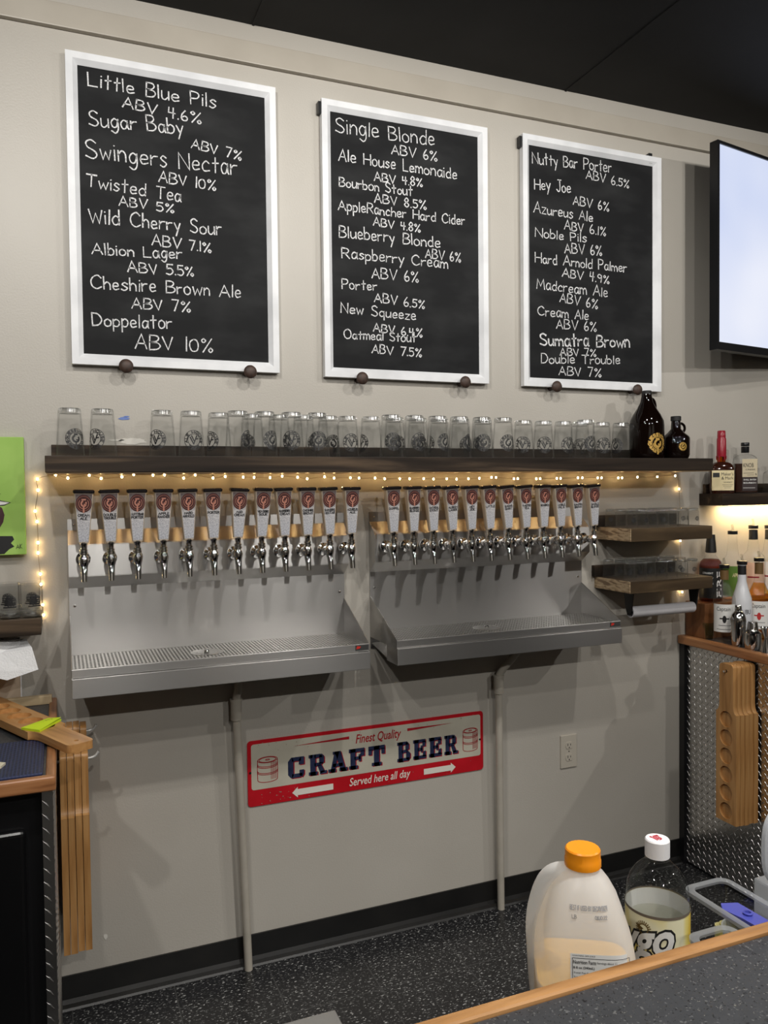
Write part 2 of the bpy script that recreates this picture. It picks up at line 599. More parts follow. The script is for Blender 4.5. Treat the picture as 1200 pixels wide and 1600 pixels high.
M['steel'] = steel('brushed_steel', (.48, .47, .46), .325, .82, .0, .0)
M['steelhood'] = steel('polished_steel', (.60, .59, .58), .28, .84, .0, .06)
M['grate'] = mat('grate_steel', (.5, .49, .47), .3, 1.)
M['binsteel'] = mat('satin_steel', (.62, .62, .61), .38, 1.)
M['hook'] = mat('zinc_hook', (.62, .62, .60), .35, .35)
M['chrome'] = mat('chrome', (.78, .78, .78), .07, 1.)
M['plate'] = mat('tread_plate', (.62, .61, .60), .28, 1.)
M['pipe'] = noise_col(mat('painted_pipe', (.46, .42, .36), .4), [(.3, (.40, .37, .31)), (.7, (.48, .44, .38))], 12)
M['red'] = noise_col(mat('sign_red', (.5, .01, .018), .3), [(.3, (.42, .008, .014)), (.7, (.55, .012, .022))], 9)
M['cream'] = noise_col(mat('sign_cream', (.62, .58, .47), .35), [(.3, (.47, .44, .36)), (.7, (.54, .51, .42))], 9)
M['navy'] = noise_col(mat('sign_navy', (.014, .02, .06), .35), [(.3, (.012, .017, .05)), (.75, (.03, .04, .09))], 30)
M['signred'] = mat('sign_red_ink', (.36, .012, .02), .35)
M['signwhite'] = mat('sign_white_ink', (.78, .74, .66), .35)
M['glass'] = glassy('clear_glass', streak=True)
M['tasterglass'] = glassy('taster_glass', (.985, .988, .988), (.5, .52, .52), .02, .95, 1.65, True)
M['glassbase'] = glassy('thick_glass_base', (.88, .89, .89), (.50, .52, .52), .16, .95, 2.5)
M['ink'] = mat('black_print', (.015, .015, .016), .45)
M['amberglass'] = mat('amber_growler_glass', (.004, .0016, .001), .05, Specular_IOR_Level=.35)
M['gold'] = mat('gold_print', (.62, .38, .09), .35, .3)
M['chalkm'] = None


def chalk():
    m = mat('chalk', (.7, .7, .7), .9)
    return noise_col(m, [(.3, (.40, .40, .41)), (.6, (.82, .82, .83))], 320, detail=2)


M['chalk'] = chalk()


def emit(name, col, s):
    m = bpy.data.materials.new(name)
    m.use_nodes = True
    b = m.node_tree.nodes['Principled BSDF']
    b.inputs['Base Color'].default_value = (0, 0, 0, 1)
    b.inputs['Emission Color'].default_value = (*col, 1)
    b.inputs['Emission Strength'].default_value = s
    return m


M['bulb'] = emit('warm_bulb', (1, .66, .28), 48)
M['screen'] = emit('tv_screen', (.70, .77, .95), 1.0)
N, L, b_ = nodes(M['screen'])
_tc = N.new('ShaderNodeTexCoord'); _nz = N.new('ShaderNodeTexNoise'); _nz.inputs['Scale'].default_value = 1.3
_cr = N.new('ShaderNodeValToRGB')
_cr.color_ramp.elements[0].position = .35; _cr.color_ramp.elements[0].color = (.56, .64, .88, 1)
_cr.color_ramp.elements[1].position = .7; _cr.color_ramp.elements[1].color = (.86, .88, .97, 1)
L.new(_tc.outputs['Object'], _nz.inputs['Vector']); L.new(_nz.outputs[0], _cr.inputs[0]); L.new(_cr.outputs[0], b_.inputs['Emission Color'])


def speckle(name, base, flecks, scale, thr, rough, stretch=(1, 1, 1), base2=None):
    """dark sheet with small scattered flecks"""
    m = mat(name, base, rough)
    N, L, b = nodes(m)
    tc = N.new('ShaderNodeTexCoord')
    mp = N.new('ShaderNodeMapping')
    mp.inputs['Scale'].default_value = stretch
    L.new(tc.outputs['Object'], mp.inputs[0])
    last = None
    base2 = base2 or tuple(c * 1.6 for c in base)
    nz0 = N.new('ShaderNodeTexNoise'); nz0.inputs['Scale'].default_value = scale * .25
    L.new(mp.outputs[0], nz0.inputs['Vector'])
    mx0 = N.new('ShaderNodeMix'); mx0.data_type = 'RGBA'
    L.new(nz0.outputs[0], mx0.inputs[0]); mx0.inputs[6].default_value = (*base, 1); mx0.inputs[7].default_value = (*base2, 1)
    last = mx0.outputs[2]
    for i, (c, th) in enumerate(zip(flecks, thr)):
        nz = N.new('ShaderNodeTexNoise'); nz.noise_dimensions = '4D'
        nz.inputs['W'].default_value = i * 3.7
        nz.inputs['Scale'].default_value = scale * (1 + .3 * i); nz.inputs['Detail'].default_value = 1.5
        L.new(mp.outputs[0], nz.inputs['Vector'])
        cr = N.new('ShaderNodeValToRGB')
        cr.color_ramp.elements[0].position = th; cr.color_ramp.elements[0].color = (0, 0, 0, 1)
        cr.color_ramp.elements[1].position = th + .03; cr.color_ramp.elements[1].color = (1, 1, 1, 1)
        L.new(nz.outputs[0], cr.inputs[0])
        mx = N.new('ShaderNodeMix'); mx.data_type = 'RGBA'
        L.new(cr.outputs[0], mx.inputs[0]); L.new(last, mx.inputs[6]); mx.inputs[7].default_value = (*c, 1)
        last = mx.outputs[2]
    L.new(last, b.inputs['Base Color'])
    return m


M['floor'] = speckle('black_floor_tile', (.009, .009, .010), [(.42, .42, .41), (.09, .09, .09)], 78, [.625, .60], .3, (1, 2.2, 1))
M['bartop'] = speckle('speckled_laminate', (.032, .034, .038), [(.12, .122, .125), (.21, .205, .18), (.010, .010, .012)], 240, [.64, .70, .62], .45)


def brick_joint(m, sx, sy):
    """thin tile joints in the floor"""
    N, L, b = nodes(m)
    src = b.inputs['Base Color'].links[0].from_socket
    tc = N.new('ShaderNodeTexCoord'); br = N.new('ShaderNodeTexBrick')
    br.offset = 0; br.inputs['Scale'].default_value = 1; br.inputs['Brick Width'].default_value = sx; br.inputs['Row Height'].default_value = sy
    br.inputs['Mortar Size'].default_value = .0018; br.inputs['Color1'].default_value = (0, 0, 0, 1); br.inputs['Color2'].default_value = (0, 0, 0, 1); br.inputs['Mortar'].default_value = (1, 1, 1, 1)
    L.new(tc.outputs['Object'], br.inputs['Vector'])
    mx = N.new('ShaderNodeMix'); mx.data_type = 'RGBA'
    L.new(br.outputs['Color'], mx.inputs[0]); L.new(src, mx.inputs[6]); mx.inputs[7].default_value = (.05, .05, .05, 1)
    L.new(mx.outputs[2], b.inputs['Base Color'])


brick_joint(M['floor'], .305, .305)


# ------------------------------------------------------------------ the room
def struct(name, bm, m, **k):
    return tag(ob(name, bm, m, **k), kind='structure')


XL, XR, YB, ZC = -2.3, 5.2, -6.2, 3.12
wall = struct('wall_back', bx(XL, XR, 0, .12, 0, ZC), M['wall'])
struct('wall_left', bx(XL - .12, XL, YB, .12, 0, ZC), M['wall'])
struct('wall_right', bx(XR, XR + .12, YB, .12, 0, ZC), M['wall'])
struct('wall_front', bx(XL - .12, XR + .12, YB - .12, YB, 0, ZC), M['wall'])
struct('floor', bx(XL - .12, XR + .12, YB - .12, .12, -.1, 0), M['floor'])
bm = bx(XL - .12, XR + .12, YB - .12, .12, ZC, ZC + .1)
for s in (.62, 1.84, 3.06):
    box(bm, s - .004, s + .004, YB, 0, ZC - .003, ZC)
struct('ceiling', bm, M['ceiling'])
bm = bx(XL, XR, -.02, 0, 2.985, 3.056, bev=.003)
struct('trim_1', bm, M['trim'])
bm = bx(XL, XR, -.006, 0, 0, .097)
poly = [(0, 0), (-.028, 0), (-.024, .006), (-.012, .012), (-.006, .024), (0, .024)]
prism(bm, poly, lambda u, v: Vector((XL, u, v)), lambda u, v: Vector((XR, u, v)))
struct('baseboard_back', bm, M['base'])
# marks on the wall: blue scuff, bare plaster patches, a chip near the floor
M['plaster'] = mat('bare_plaster', (.72, .69, .63), .8)
M['scuff'] = mat('blue_scuff', (.16, .24, .55), .7)


def blot(bm, c, rx, rz, n=16, seed=1, y=-.0012):
    rr = random.Random(seed)
    vs = [bm.verts.new((c[0] + rx * rr.uniform(.55, 1) * math.cos(2 * PI * k / n), y, c[2] + rz * rr.uniform(.55, 1) * math.sin(2 * PI * k / n))) for k in range(n)]
    bm.faces.new(vs)


bm = nb()
blot(bm, px_at(208, 689), .05, .012, 22, 3)
blot(bm, px_at(181, 688), .03, .004, 14, 5)
blot(bm, px_at(165, 1463), .009, .012, 12, 8)
ob('plaster_patch', bm, M['plaster'], wall)
bm = nb()
blot(bm, px_at(194, 654), .020, .006, 18, 6)
blot(bm, px_at(198, 651), .012, .003, 18, 9)
ob('blue_scuff', bm, M['scuff'], wall)


# ------------------------------------------------------------------ chalkboards
def chalkboard(x0, x1, z0, z1, lines, crop, label, clips):
    t = thing('chalkboard', label, 'chalkboard', ((x0 + x1) / 2, 0, z0), 'framed chalkboards on the wall')
    fwid, yb, yf = .034, -.004, -.027
    prof = [(0, yb), (0, yf), (.020, yf), (fwid, yf + .013), (fwid, yb)]
    bm = nb()
    corner = [(x0, z0, 1, 1), (x1, z0, -1, 1), (x1, z1, -1, -1), (x0, z1, 1, -1)]
    rings = [[bm.verts.new((cx + sx * u, y, cz + sz * u)) for u, y in prof] for cx, cz, sx, sz in corner]
    for i in range(4):
        A, B = rings[i], rings[(i + 1) % 4]
        for k in range(len(prof)):
            bm.faces.new((A[k], A[(k + 1) % len(prof)], B[(k + 1) % len(prof)], B[k]))
    bmesh.ops.recalc_face_normals(bm, faces=bm.faces)
    ob('frame', bm, M['white'], t)
    yp = -.013
    ob('panel', bx(x0 + .02, x1 - .02, yp, -.004, z0 + .02, z1 - .02), M['board'], t)
    sc, ox, oy = crop
    for s, ax, ay, bx_, by, h in lines:
        a = px_at(ox + sc * ax, oy + sc * ay, yp)
        b = px_at(ox + sc * bx_, oy + sc * by, yp)
        hh = px_at(ox + sc * ax, oy + sc * (ay - h), yp)
        H = (hh - a).length
        d = b - a
        Wd = d.length
        d.normalize()
        up = Vector((-d.z, 0, d.x))
        bm = nb()
        bold = s.startswith('*')
        s = s.lstrip('*')
        rr = random.Random(s)
        tw, sl = stroke_text(s, .09, .16, rr)
        for l in sl:
            ribbon(bm, [Vector((p.x * Wd / tw, p.y * H)) for p in l], .0030 if bold else .0020, lambda u, v: a + d * u + up * v + Vector((0, -.0008, 0)), rr)
        ob('chalk_writing', bm, M['chalk'], t)
    for cx, cz in clips:
        ob('hanger', bx(cx - .008, cx + .008, -.022, -.001, cz - .02, cz + .02), M['black'], t)
    return t


B1 = [('Little Blue Pils', 165, 212, 735, 312, 62), ('ABV 4.6%', 318, 305, 670, 385, 48), ('Sugar Baby', 170, 390, 590, 428, 68), ('ABV 7%', 625, 487, 848, 545, 42),
      ('Swingers Nectar', 155, 532, 830, 612, 78), ('ABV 10%', 480, 640, 735, 680, 45), ('Twisted Tea', 155, 660, 578, 730, 58), ('ABV 5%', 303, 745, 548, 780, 42),
      ('Wild Cherry Sour', 170, 820, 760, 880, 64), ('ABV 7.1%', 450, 923, 715, 957, 46), ('Albion Lager', 182, 963, 583, 985, 50), ('ABV 5.5%', 342, 1042, 637, 1062, 44),
      ('Cheshire Brown Ale', 178, 1115, 845, 1158, 58), ('ABV 7%', 360, 1203, 622, 1222, 48), ('Doppelator', 185, 1282, 540, 1298, 60), ('ABV 10%', 375, 1385, 722, 1402, 60)]
B2 = [('Single Blonde', 145, 250, 648, 320, 76), ('ABV 6%', 430, 360, 663, 400, 46), ('Ale House Lemonaide', 160, 393, 762, 490, 58), ('ABV 4.8%', 342, 498, 588, 530, 44),
      ('Bourbon Stout', 163, 525, 535, 575, 50), ('ABV 8.5%', 343, 608, 608, 645, 44), ('AppleRancher Hard Cider', 158, 645, 803, 725, 50), ('ABV 4.8%', 337, 726, 577, 762, 42),
      ('Blueberry Blonde', 163, 785, 677, 840, 58), ('ABV 6%', 603, 890, 783, 915, 44), ('Raspberry Cream', 177, 890, 717, 945, 55), ('ABV 6%', 330, 993, 568, 1018, 50),
      ('Porter', 178, 1050, 355, 1058, 48), ('ABV 6.5%', 342, 1115, 598, 1152, 44), ('New Squeeze', 172, 1172, 553, 1208, 50), ('ABV 6.4%', 337, 1267, 586, 1297, 42),
      ('Oatmeal Stout', 188, 1303, 553, 1322, 45), ('ABV 7.5%', 330, 1376, 583, 1398, 45)]
B3 = [('Nutty Bar Porter', 122, 192, 483, 232, 50), ('ABV 6.5%', 367, 260, 563, 305, 38), ('Hey Joe', 132, 308, 297, 326, 50), ('ABV 6%', 308, 378, 472, 412, 38),
      ('Azureus Ale', 128, 415, 397, 458, 46), ('ABV 6.1%', 268, 492, 457, 524, 40), ('Noble Pils', 135, 527, 370, 553, 42), ('ABV 6%', 270, 600, 440, 614, 42),
      ('Hard Arnold Palmer', 135, 643, 553, 690, 44), ('ABV 4.9%', 258, 708, 473, 743, 40), ('Madcream Ale', 142, 763, 465, 803, 46), ('ABV 6%', 247, 823, 420, 858, 40),
      ('Cream Ale', 147, 885, 378, 907, 44), ('ABV 6%', 232, 945, 415, 961, 40), ('*Sumatra Brown', 158, 1022, 567, 1033, 56), ('ABV 7%', 248, 1068, 413, 1074, 34),
      ('Double Trouble', 163, 1105, 522, 1108, 42), ('ABV 7%', 243, 1157, 437, 1168, 40)]


def board_rect(tl, tr, bl, br, y=-.025):
    p = [px_at(*q, y) for q in (tl, tr, bl, br)]
    return (p[0].x + p[2].x) / 2, (p[1].x + p[3].x) / 2, (p[2].z + p[3].z) / 2, (p[0].z + p[1].z) / 2


r1 = board_rect((101, 78), (430, 136), (113, 568), (437, 583))
r2 = board_rect((499, 152), (760, 200), (511, 590), (765, 598))
r3 = board_rect((815, 210), (1033, 245), (820, 605), (1033, 610))
chalkboard(*r1, B1, (.35, 80, 60), 'white framed chalkboard listing eight beers from Little Blue Pils to Doppelator, the largest of three', [])
chalkboard(*r2, B2, (.3062, 480, 130), 'middle white framed chalkboard, headed Single Blonde and ending with Oatmeal Stout', [(r2[0] - .002, r2[3] - .03)])
chalkboard(*r3, B3, (.3417, 790, 190), 'white framed chalkboard headed Nutty Bar Porter, nearest the television', [(r3[0] - .002, r3[3] - .03), (r3[1] - .05, r3[3] - .006)])
kl = ['left peg under the board ending with Doppelator', 'right peg under the board ending with Doppelator', 'left peg under the board headed Single Blonde', 'right peg under the board headed Single Blonde',
      'left peg under the board headed Nutty Bar Porter', 'right peg under the Nutty Bar Porter board, beside the tall growler cap']
knob0 = None
for (kx, ky), l in zip([(197, 572), (391, 581), (566, 591), (727, 597), (870, 604), (996, 609)], kl):
    p = px_at(kx, ky, -.045)
    if knob0 is None:
        bm = nb()
        lathe(bm, [(0, 0), (.012, 0), (.009, .006), (.008, .032), (.014, .036), (.0205, .042), (.0215, .048), (.018, .053), (.010, .056), (0, .057)], p + Vector((0, p.y * -1, 0)), 24, 'Y')
        knob0 = o = ob('wall_peg', bm, M['knob'], None, True, loc=(p.x, 0, p.z))
    else:
        o = knob0.copy()
        COL.objects.link(o)
        o.location = (p.x, 0, p.z)
    tag(o, 'round dark brown ' + l, 'peg', 'brown pegs holding up the chalkboards')

# ------------------------------------------------------------------ television
t = thing('television', 'flat television with a blank pale blue lit screen, hung on the wall at the right', 'television', (2.8, 0, 2.5))
a = px_at(1117, 218, -.2)
c = px_at(1108, 545, -.2)
o0 = Vector(((a.x + c.x) / 2 + .022, -.2, c.z))
hh = a.z - c.z
ux = Vector((math.cos(R(10)), math.sin(R(10)), 0))
uy = Vector((math.sin(R(10)), -math.cos(R(10)), 0))    # towards the viewer
tvW = 1.12


def tvp(u, v, d):
    return o0 + ux * u + Vector((0, 0, v)) + uy * d


def tvbox(bm, u0, u1, v0, v1, d0, d1):
    loft(bm, [[tvp(u, v, d0) for u, v in ((u0, v0), (u1, v0), (u1, v1), (u0, v1))], [tvp(u, v, d1) for u, v in ((u0, v0), (u1, v0), (u1, v1), (u0, v1))]])
    return bm


bm = nb()
tvbox(bm, 0, tvW, 0, hh, -.03, -.004)
for q in ((0, .012, 0, hh), (tvW - .012, tvW, 0, hh), (.012, tvW - .012, hh - .012, hh), (.012, tvW - .012, 0, .03)):
    tvbox(bm, *q, -.004, .006)
ob('bezel', bm, M['black'], t)
bm = nb()
tvbox(bm, .012, tvW - .012, .03, hh - .012, -.003, .0)
ob('screen', bm, M['screen'], t)
bm = bx(2.93, 3.13, -.02, 0, 2.4, 2.7)
box(bm, 2.98, 3.06, -.12, -.02, 2.5, 2.6)
ob('wall_mount', bm, M['black'], t)

# ------------------------------------------------------------------ long shelf with glasses and growlers
SX0, SX1, SYF, SZ0, SZ1 = -.038, 2.386, -.2, 1.648, 1.6985
t = thing('long_shelf', 'long dark-stained wooden shelf holding the upside-down pint glasses', 'shelf', (1.17, 0, SZ0))
ob('board', bx(SX0, SX1, SYF, 0, SZ0 + .003, SZ1, bev=.002), M['shelf'], t)
ob('underside', bx(SX0 + .004, SX1 - .004, SYF + .004, 0, SZ0, SZ0 + .003), M['shelfunder'], t)  # thin sheet in a paler tan tone than the board
ob('back_cleat', bx(-.022, 2.30, -.022, 0, SZ1, SZ1 + .040, bev=.002), M['shelf'], t)

NUM = ['first', 'second', 'third', 'fourth', 'fifth', 'sixth', 'seventh', 'eighth', 'ninth', 'tenth', 'eleventh', 'twelfth', 'thirteenth', 'fourteenth', 'fifteenth', 'sixteenth',
       'seventeenth', 'eighteenth', 'nineteenth', 'twentieth', 'twenty-first', 'twenty-second', 'twenty-third', 'twenty-fourth']
GH, GR0, GR1 = .1425, .0400, .0315


def pint_mesh():
    # upside down: rim on the shelf
    bm = nb()
    lathe(bm, [(GR0 - .0022, 0), (GR0, .0008), (GR0, .004), (GR0 - .002, .035), (GR1 + .0008, GH - .014), (GR1, GH - .006), (GR1 - .0015, GH - .0012), (GR1 - .004, GH), (.0, GH - .003)], n=36)
    lathe(bm, [(GR0 - .0022, 0), (GR0 - .0042, .035), (GR1 - .0022, GH - .016), (0, GH - .014)], n=36)
    return bm


def emblem_ale(bm, fn, s=1.):
    ring2(bm, .0203 * s, .0216 * s, fn)
    ring2(bm, .0125 * s, .0139 * s, fn)
    arc_text(bm, 'ALE HOUSE', .0148 * s, 0, 3.9, .0045 * s, .0009 * s, fn)
    arc_text(bm, 'TAPS', .0148 * s, PI, 1.5, .0045 * s, .0009 * s, fn, flip=True)
    for l in (((-.008, .006), (-.001, -.009)), ((-.001, -.009), (.006, .009)), ((-.005, .009), (0, -.002)), ((.004, .002), (.009, .003))):
        ribbon(bm, [Vector(l[0]) * s, Vector(l[1]) * s], .0014 * s, fn)


def emblem_g(bm, fn, s=1.):
    ring2(bm, .0202 * s, .0213 * s, fn)
    ring2(bm, .0122 * s, .0138 * s, fn)
    arc_text(bm, 'BREWING', .0150 * s, PI, 2.6, .0042 * s, .0009 * s, fn, flip=True)
    arc_text(bm, 'GUESSWORK', .0150 * s, 0, 3.4, .0042 * s, .0009 * s, fn)
    ring2(bm, .0045 * s, .0085 * s, fn, n=20, a0=.9, a1=2 * PI - .2)
    rect2(bm, 0, .008 * s, -.0035 * s, -.001 * s, fn, 2)
    rect2(bm, -.004 * s, .004 * s, .007 * s, .011 * s, fn, 2)
    rect2(bm, -.0015 * s, .0015 * s, -.022 * s, -.007 * s, fn, 1, 3)


root_m = None
prot = {}


def pint(kind):
    if kind in prot:
        return copy_tree(prot[kind])
    o = ob('pint_glass', pint_mesh(), M['glass'], None, 50)
    bm = nb()
    lathe(bm, [(GR1 - .002, GH - .0135), (GR1 - .0006, GH - .0125), (GR1 - .0018, GH - .002), (.0, GH - .0035)], n=36)
    ob('base', bm, M['glassbase'], o, 50, world=False)
    # keep the print just outside the tapering wall
    rad = lambda v: GR0 + .0007 - (v + .052) * (GR0 - GR1 - .0008) / (GH - .014) * .96
    fn = cylfn((0, 0, .052), rad)
    bm = nb()
    (emblem_ale if kind == 'a' else emblem_g)(bm, fn, 1.42)
    ob('emblem', bm, M['ink'], o, world=False)
    prot[kind] = o
    return o


# (picture x, row, emblem kind, turn in degrees)
FR = [(109.5, .10, 'g', 25), (160.7, .10, 'a', -38), (253.7, .10, 'a', -30), (299, .10, 'a', 12), (342, .07, 'a', -48), (371.5, .145, 'a', 62), (413.4, .145, 'g', 40), (455.5, .145, 'a', 0),
      (495.5, .145, 'g', 6), (543, .06, 'a', 22), (579.5, .06, 'a', -60), (611, .145, 'g', 12), (647.5, .145, 'a', 30), (683.6, .145, 'g', 45), (717.5, .145, 'g', 68), (752.8, .145, 'g', 10),
      (786, .145, 'g', 30), (818, .06, 'a', -5), (849, .06, 'a', 8), (880, .06, 'a', 35), (914.4, .145, 'g', 40), (939.8, .06, 'a', 16), (970.4, .06, 'g', -35)]
for i, (gx, gy, k, rot) in enumerate(FR):
    o = pint(k)
    p = px_at(gx, 680, -gy)
    o.location = (p.x, -gy, SZ1)
    va = math.atan2(p.x - CAM.x, p.y - CAM.y)
    o.rotation_euler.z = R(rot) - va
    tag(o, 'upside-down pint glass with round print, %s from left along front of long shelf' % NUM[i], 'glass', 'pint glasses on the long shelf')
RE = [(394, 6), (436, 7), (474.5, 8), (513, 9), (617, 12), (653, 13), (687, 14), (720, 15), (755, 16), (906, 21)]
for gx, n in RE:
    o = pint(random.choice('ag'))
    p = px_at(gx, 680, -.052)
    o.location = (p.x, -.052, SZ1)
    o.rotation_euler.z = R(random.uniform(90, 270))
    tag(o, 'upside-down pint glass near the wall, behind the %s front glass on long shelf' % NUM[n - 1], 'glass', 'pint glasses on the long shelf')


def growler(cx, topy, y, prof_px, basepx, name, label, hand, emb):
    """prof_px: (half width, picture y) outline measured from the photograph"""
    c = px_at(cx, basepx, y)
    s = mpp(c)
    t = thing(name, label, 'bottle', (c.x, y, SZ1))
    prof = [(0, SZ1)] + [(hw * s, max(SZ1, SZ1 + (basepx - py) * s)) for hw, py in prof_px]
    capz = SZ1 + (basepx - topy[0]) * s
    prof += [(0, prof[-1][1])]
    ob('body', lathe(nb(), prof, (c.x, y, 0), 40), M['amberglass'], t, 50)
    cr = topy[2] * s
    z0 = SZ1 + (basepx - topy[1]) * s
    ob('cap', lathe(nb(), [(0, z0), (cr, z0), (cr, capz - .002), (cr - .002, capz), (0, capz)], (c.x, y, 0), 28), M['blackmatt'], t, 40)
    bm = nb()
    hp = [Vector((c.x + u * s, y, SZ1 + (basepx - py) * s)) for u, py in hand]
    tube(bm, smooth_line(hp, 6), .0052, 10)
    ob('handle', bm, M['amberglass'], t, 50)
    bm = nb()
    emb(bm, c, s)
    ob('emblem', bm, M['gold'], t)
    return t


def emb_big(bm, c, s):
    rad = 26.4 * s + .0006
    va = math.atan2(c.x, c.y - CAM.y)
    fn = cylfn((c.x, c.y, SZ1 + .0575), rad, R(38) - va)
    S = 1.62
    arc_text(bm, 'GUESSWORK', .0178 * S, 0, 3.6, .0062 * S, .0012 * S, fn)
    arc_text(bm, 'BREWING', .0182 * S, PI, 2.4, .0042 * S, .0009 * S, fn, flip=True)
    ring2(bm, .0150 * S, .0165 * S, fn)
    ring2(bm, .0055 * S, .0105 * S, fn, n=20, a0=.9, a1=2 * PI - .2)
    rect2(bm, 0, .010 * S, -.004 * S, -.0005 * S, fn, 2)
    rect2(bm, -.006 * S, .005 * S, .007 * S, .013 * S, fn, 2)
    rect2(bm, -.0022 * S, .0022 * S, -.026 * S, -.008 * S, fn, 1, 3)
    ring2(bm, .0112 * S, .0132 * S, fn, a0=PI * .9, a1=PI * 1.5, n=14)


def emb_small(bm, c, s):
    va = math.atan2(c.x, c.y - CAM.y)
    fn = cylfn((c.x, c.y, SZ1 + .0475), 20.8 * s + .0006, R(30) - va)
    S = .82
    ring2(bm, .0195 * S, .0205 * S, fn)
    arc_text(bm, 'GUESSWORK', .0138 * S, 0, 3.6, .0045 * S, .0009 * S, fn)
    arc_text(bm, 'BREWING', .0138 * S, PI, 2.4, .0045 * S, .0009 * S, fn, flip=True)
    ring2(bm, .0122 * S, .0130 * S, fn)
    ring2(bm, .004 * S, .0085 * S, fn, n=20, a0=.9, a1=2 * PI - .2)
    rect2(bm, 0, .008 * S, -.0035 * S, -.0005 * S, fn, 2)
    rect2(bm, -.004 * S, .004 * S, .006 * S, .011 * S, fn, 2)


growler(1010.5, (610.5, 618, 7.3), -.115,
        [(24, 716), (25.8, 714), (26.2, 708), (26.2, 665), (25.2, 657), (21, 648), (14.5, 638), (9.5, 628), (7.8, 619), (7.4, 616)], 716.5, 'growler',
        'tall dark brown glass growler with gold round emblem and black cap', [(8, 622), (13, 624), (16.5, 631), (17, 641), (15.5, 645)], emb_big)
growler(1056, (650, 657, 7.9), -.115,
        [(18, 716), (19.5, 713), (20.6, 710), (20.8, 684), (19.5, 681.5), (13, 676), (7.6, 670), (6.8, 657)], 716.5, 'growler',
        'short squat dark brown growler with ring handle, right end of long shelf', [(6.5, 662), (11, 661), (16, 664), (17.5, 669), (15, 674), (12, 676)], emb_small)

# ------------------------------------------------------------------ fairy lights
t = thing('fairy_lights', 'string of tiny warm white fairy lights along the underside of the long shelf', 'string lights', (1.2, -.03, 1.6))
row = [(87, 742), (106, 747), (139.5, 742.5), (158, 747.5), (190.5, 745), (209, 741.5), (239, 742.5), (257, 742), (287, 747), (305, 742), (333, 747), (352, 744.5), (380, 745.6), (397, 746),
       (422, 746.4), (441, 744), (465, 745.6), (480, 748), (507, 745), (522, 747), (547.5, 746.6), (561, 747), (586, 747), (601, 748), (624.6, 748), (640, 748), (662, 748), (677.4, 748.4), (698, 748),
       (713.4, 748.6), (732, 748), (749, 747.4), (768, 746), (775, 746), (803, 748), (809, 748), (838, 748), (844, 748), (870, 747.5), (876, 747.5), (903, 746.5), (910, 746.5), (934, 746.7), (940, 746.7),
       (966, 746.7), (972, 746.7), (996, 745.5), (1027, 745), (1055, 743.5), (1061, 764), (1063, 845), (1066, 925)]
col_ = [(58.4, 748.6), (59.5, 766), (55, 798.6), (58, 815), (59.5, 848), (59.5, 864), (63, 897), (64, 913), (66.7, 945), (68, 961)]
pts = [px_at(x, y, -.012) for x, y in col_[::-1]] + [px_at(x, min(y, 750) if x < 1058 else y, -.035 if x < 1058 else -.012) for x, y in row]
ob('wire', tube(nb(), smooth_line(pts, 3), .0009, 5), mat('copper_wire', (.35, .28, .2), .4, .6), t)
b0 = None
for p in pts:
    if b0 is None:
        bm = nb()
        lathe(bm, [(0, -.004), (.0025, -.0028), (.0034, 0), (.0025, .0028), (0, .004)], n=8)
        b0 = ob('bulb', bm, M['bulb'], t, 80, world=False)
        b0.location = p - off(t)
    else:
        o = b0.copy()
        COL.objects.link(o)
        o.location = p - off(t)

# ------------------------------------------------------------------ draft towers (steel back, hood, drip tray)
M['badge'] = mat('badge_dark', (.05, .05, .05), .35)
M['badgered'] = mat('badge_red', (.6, .03, .02), .4)


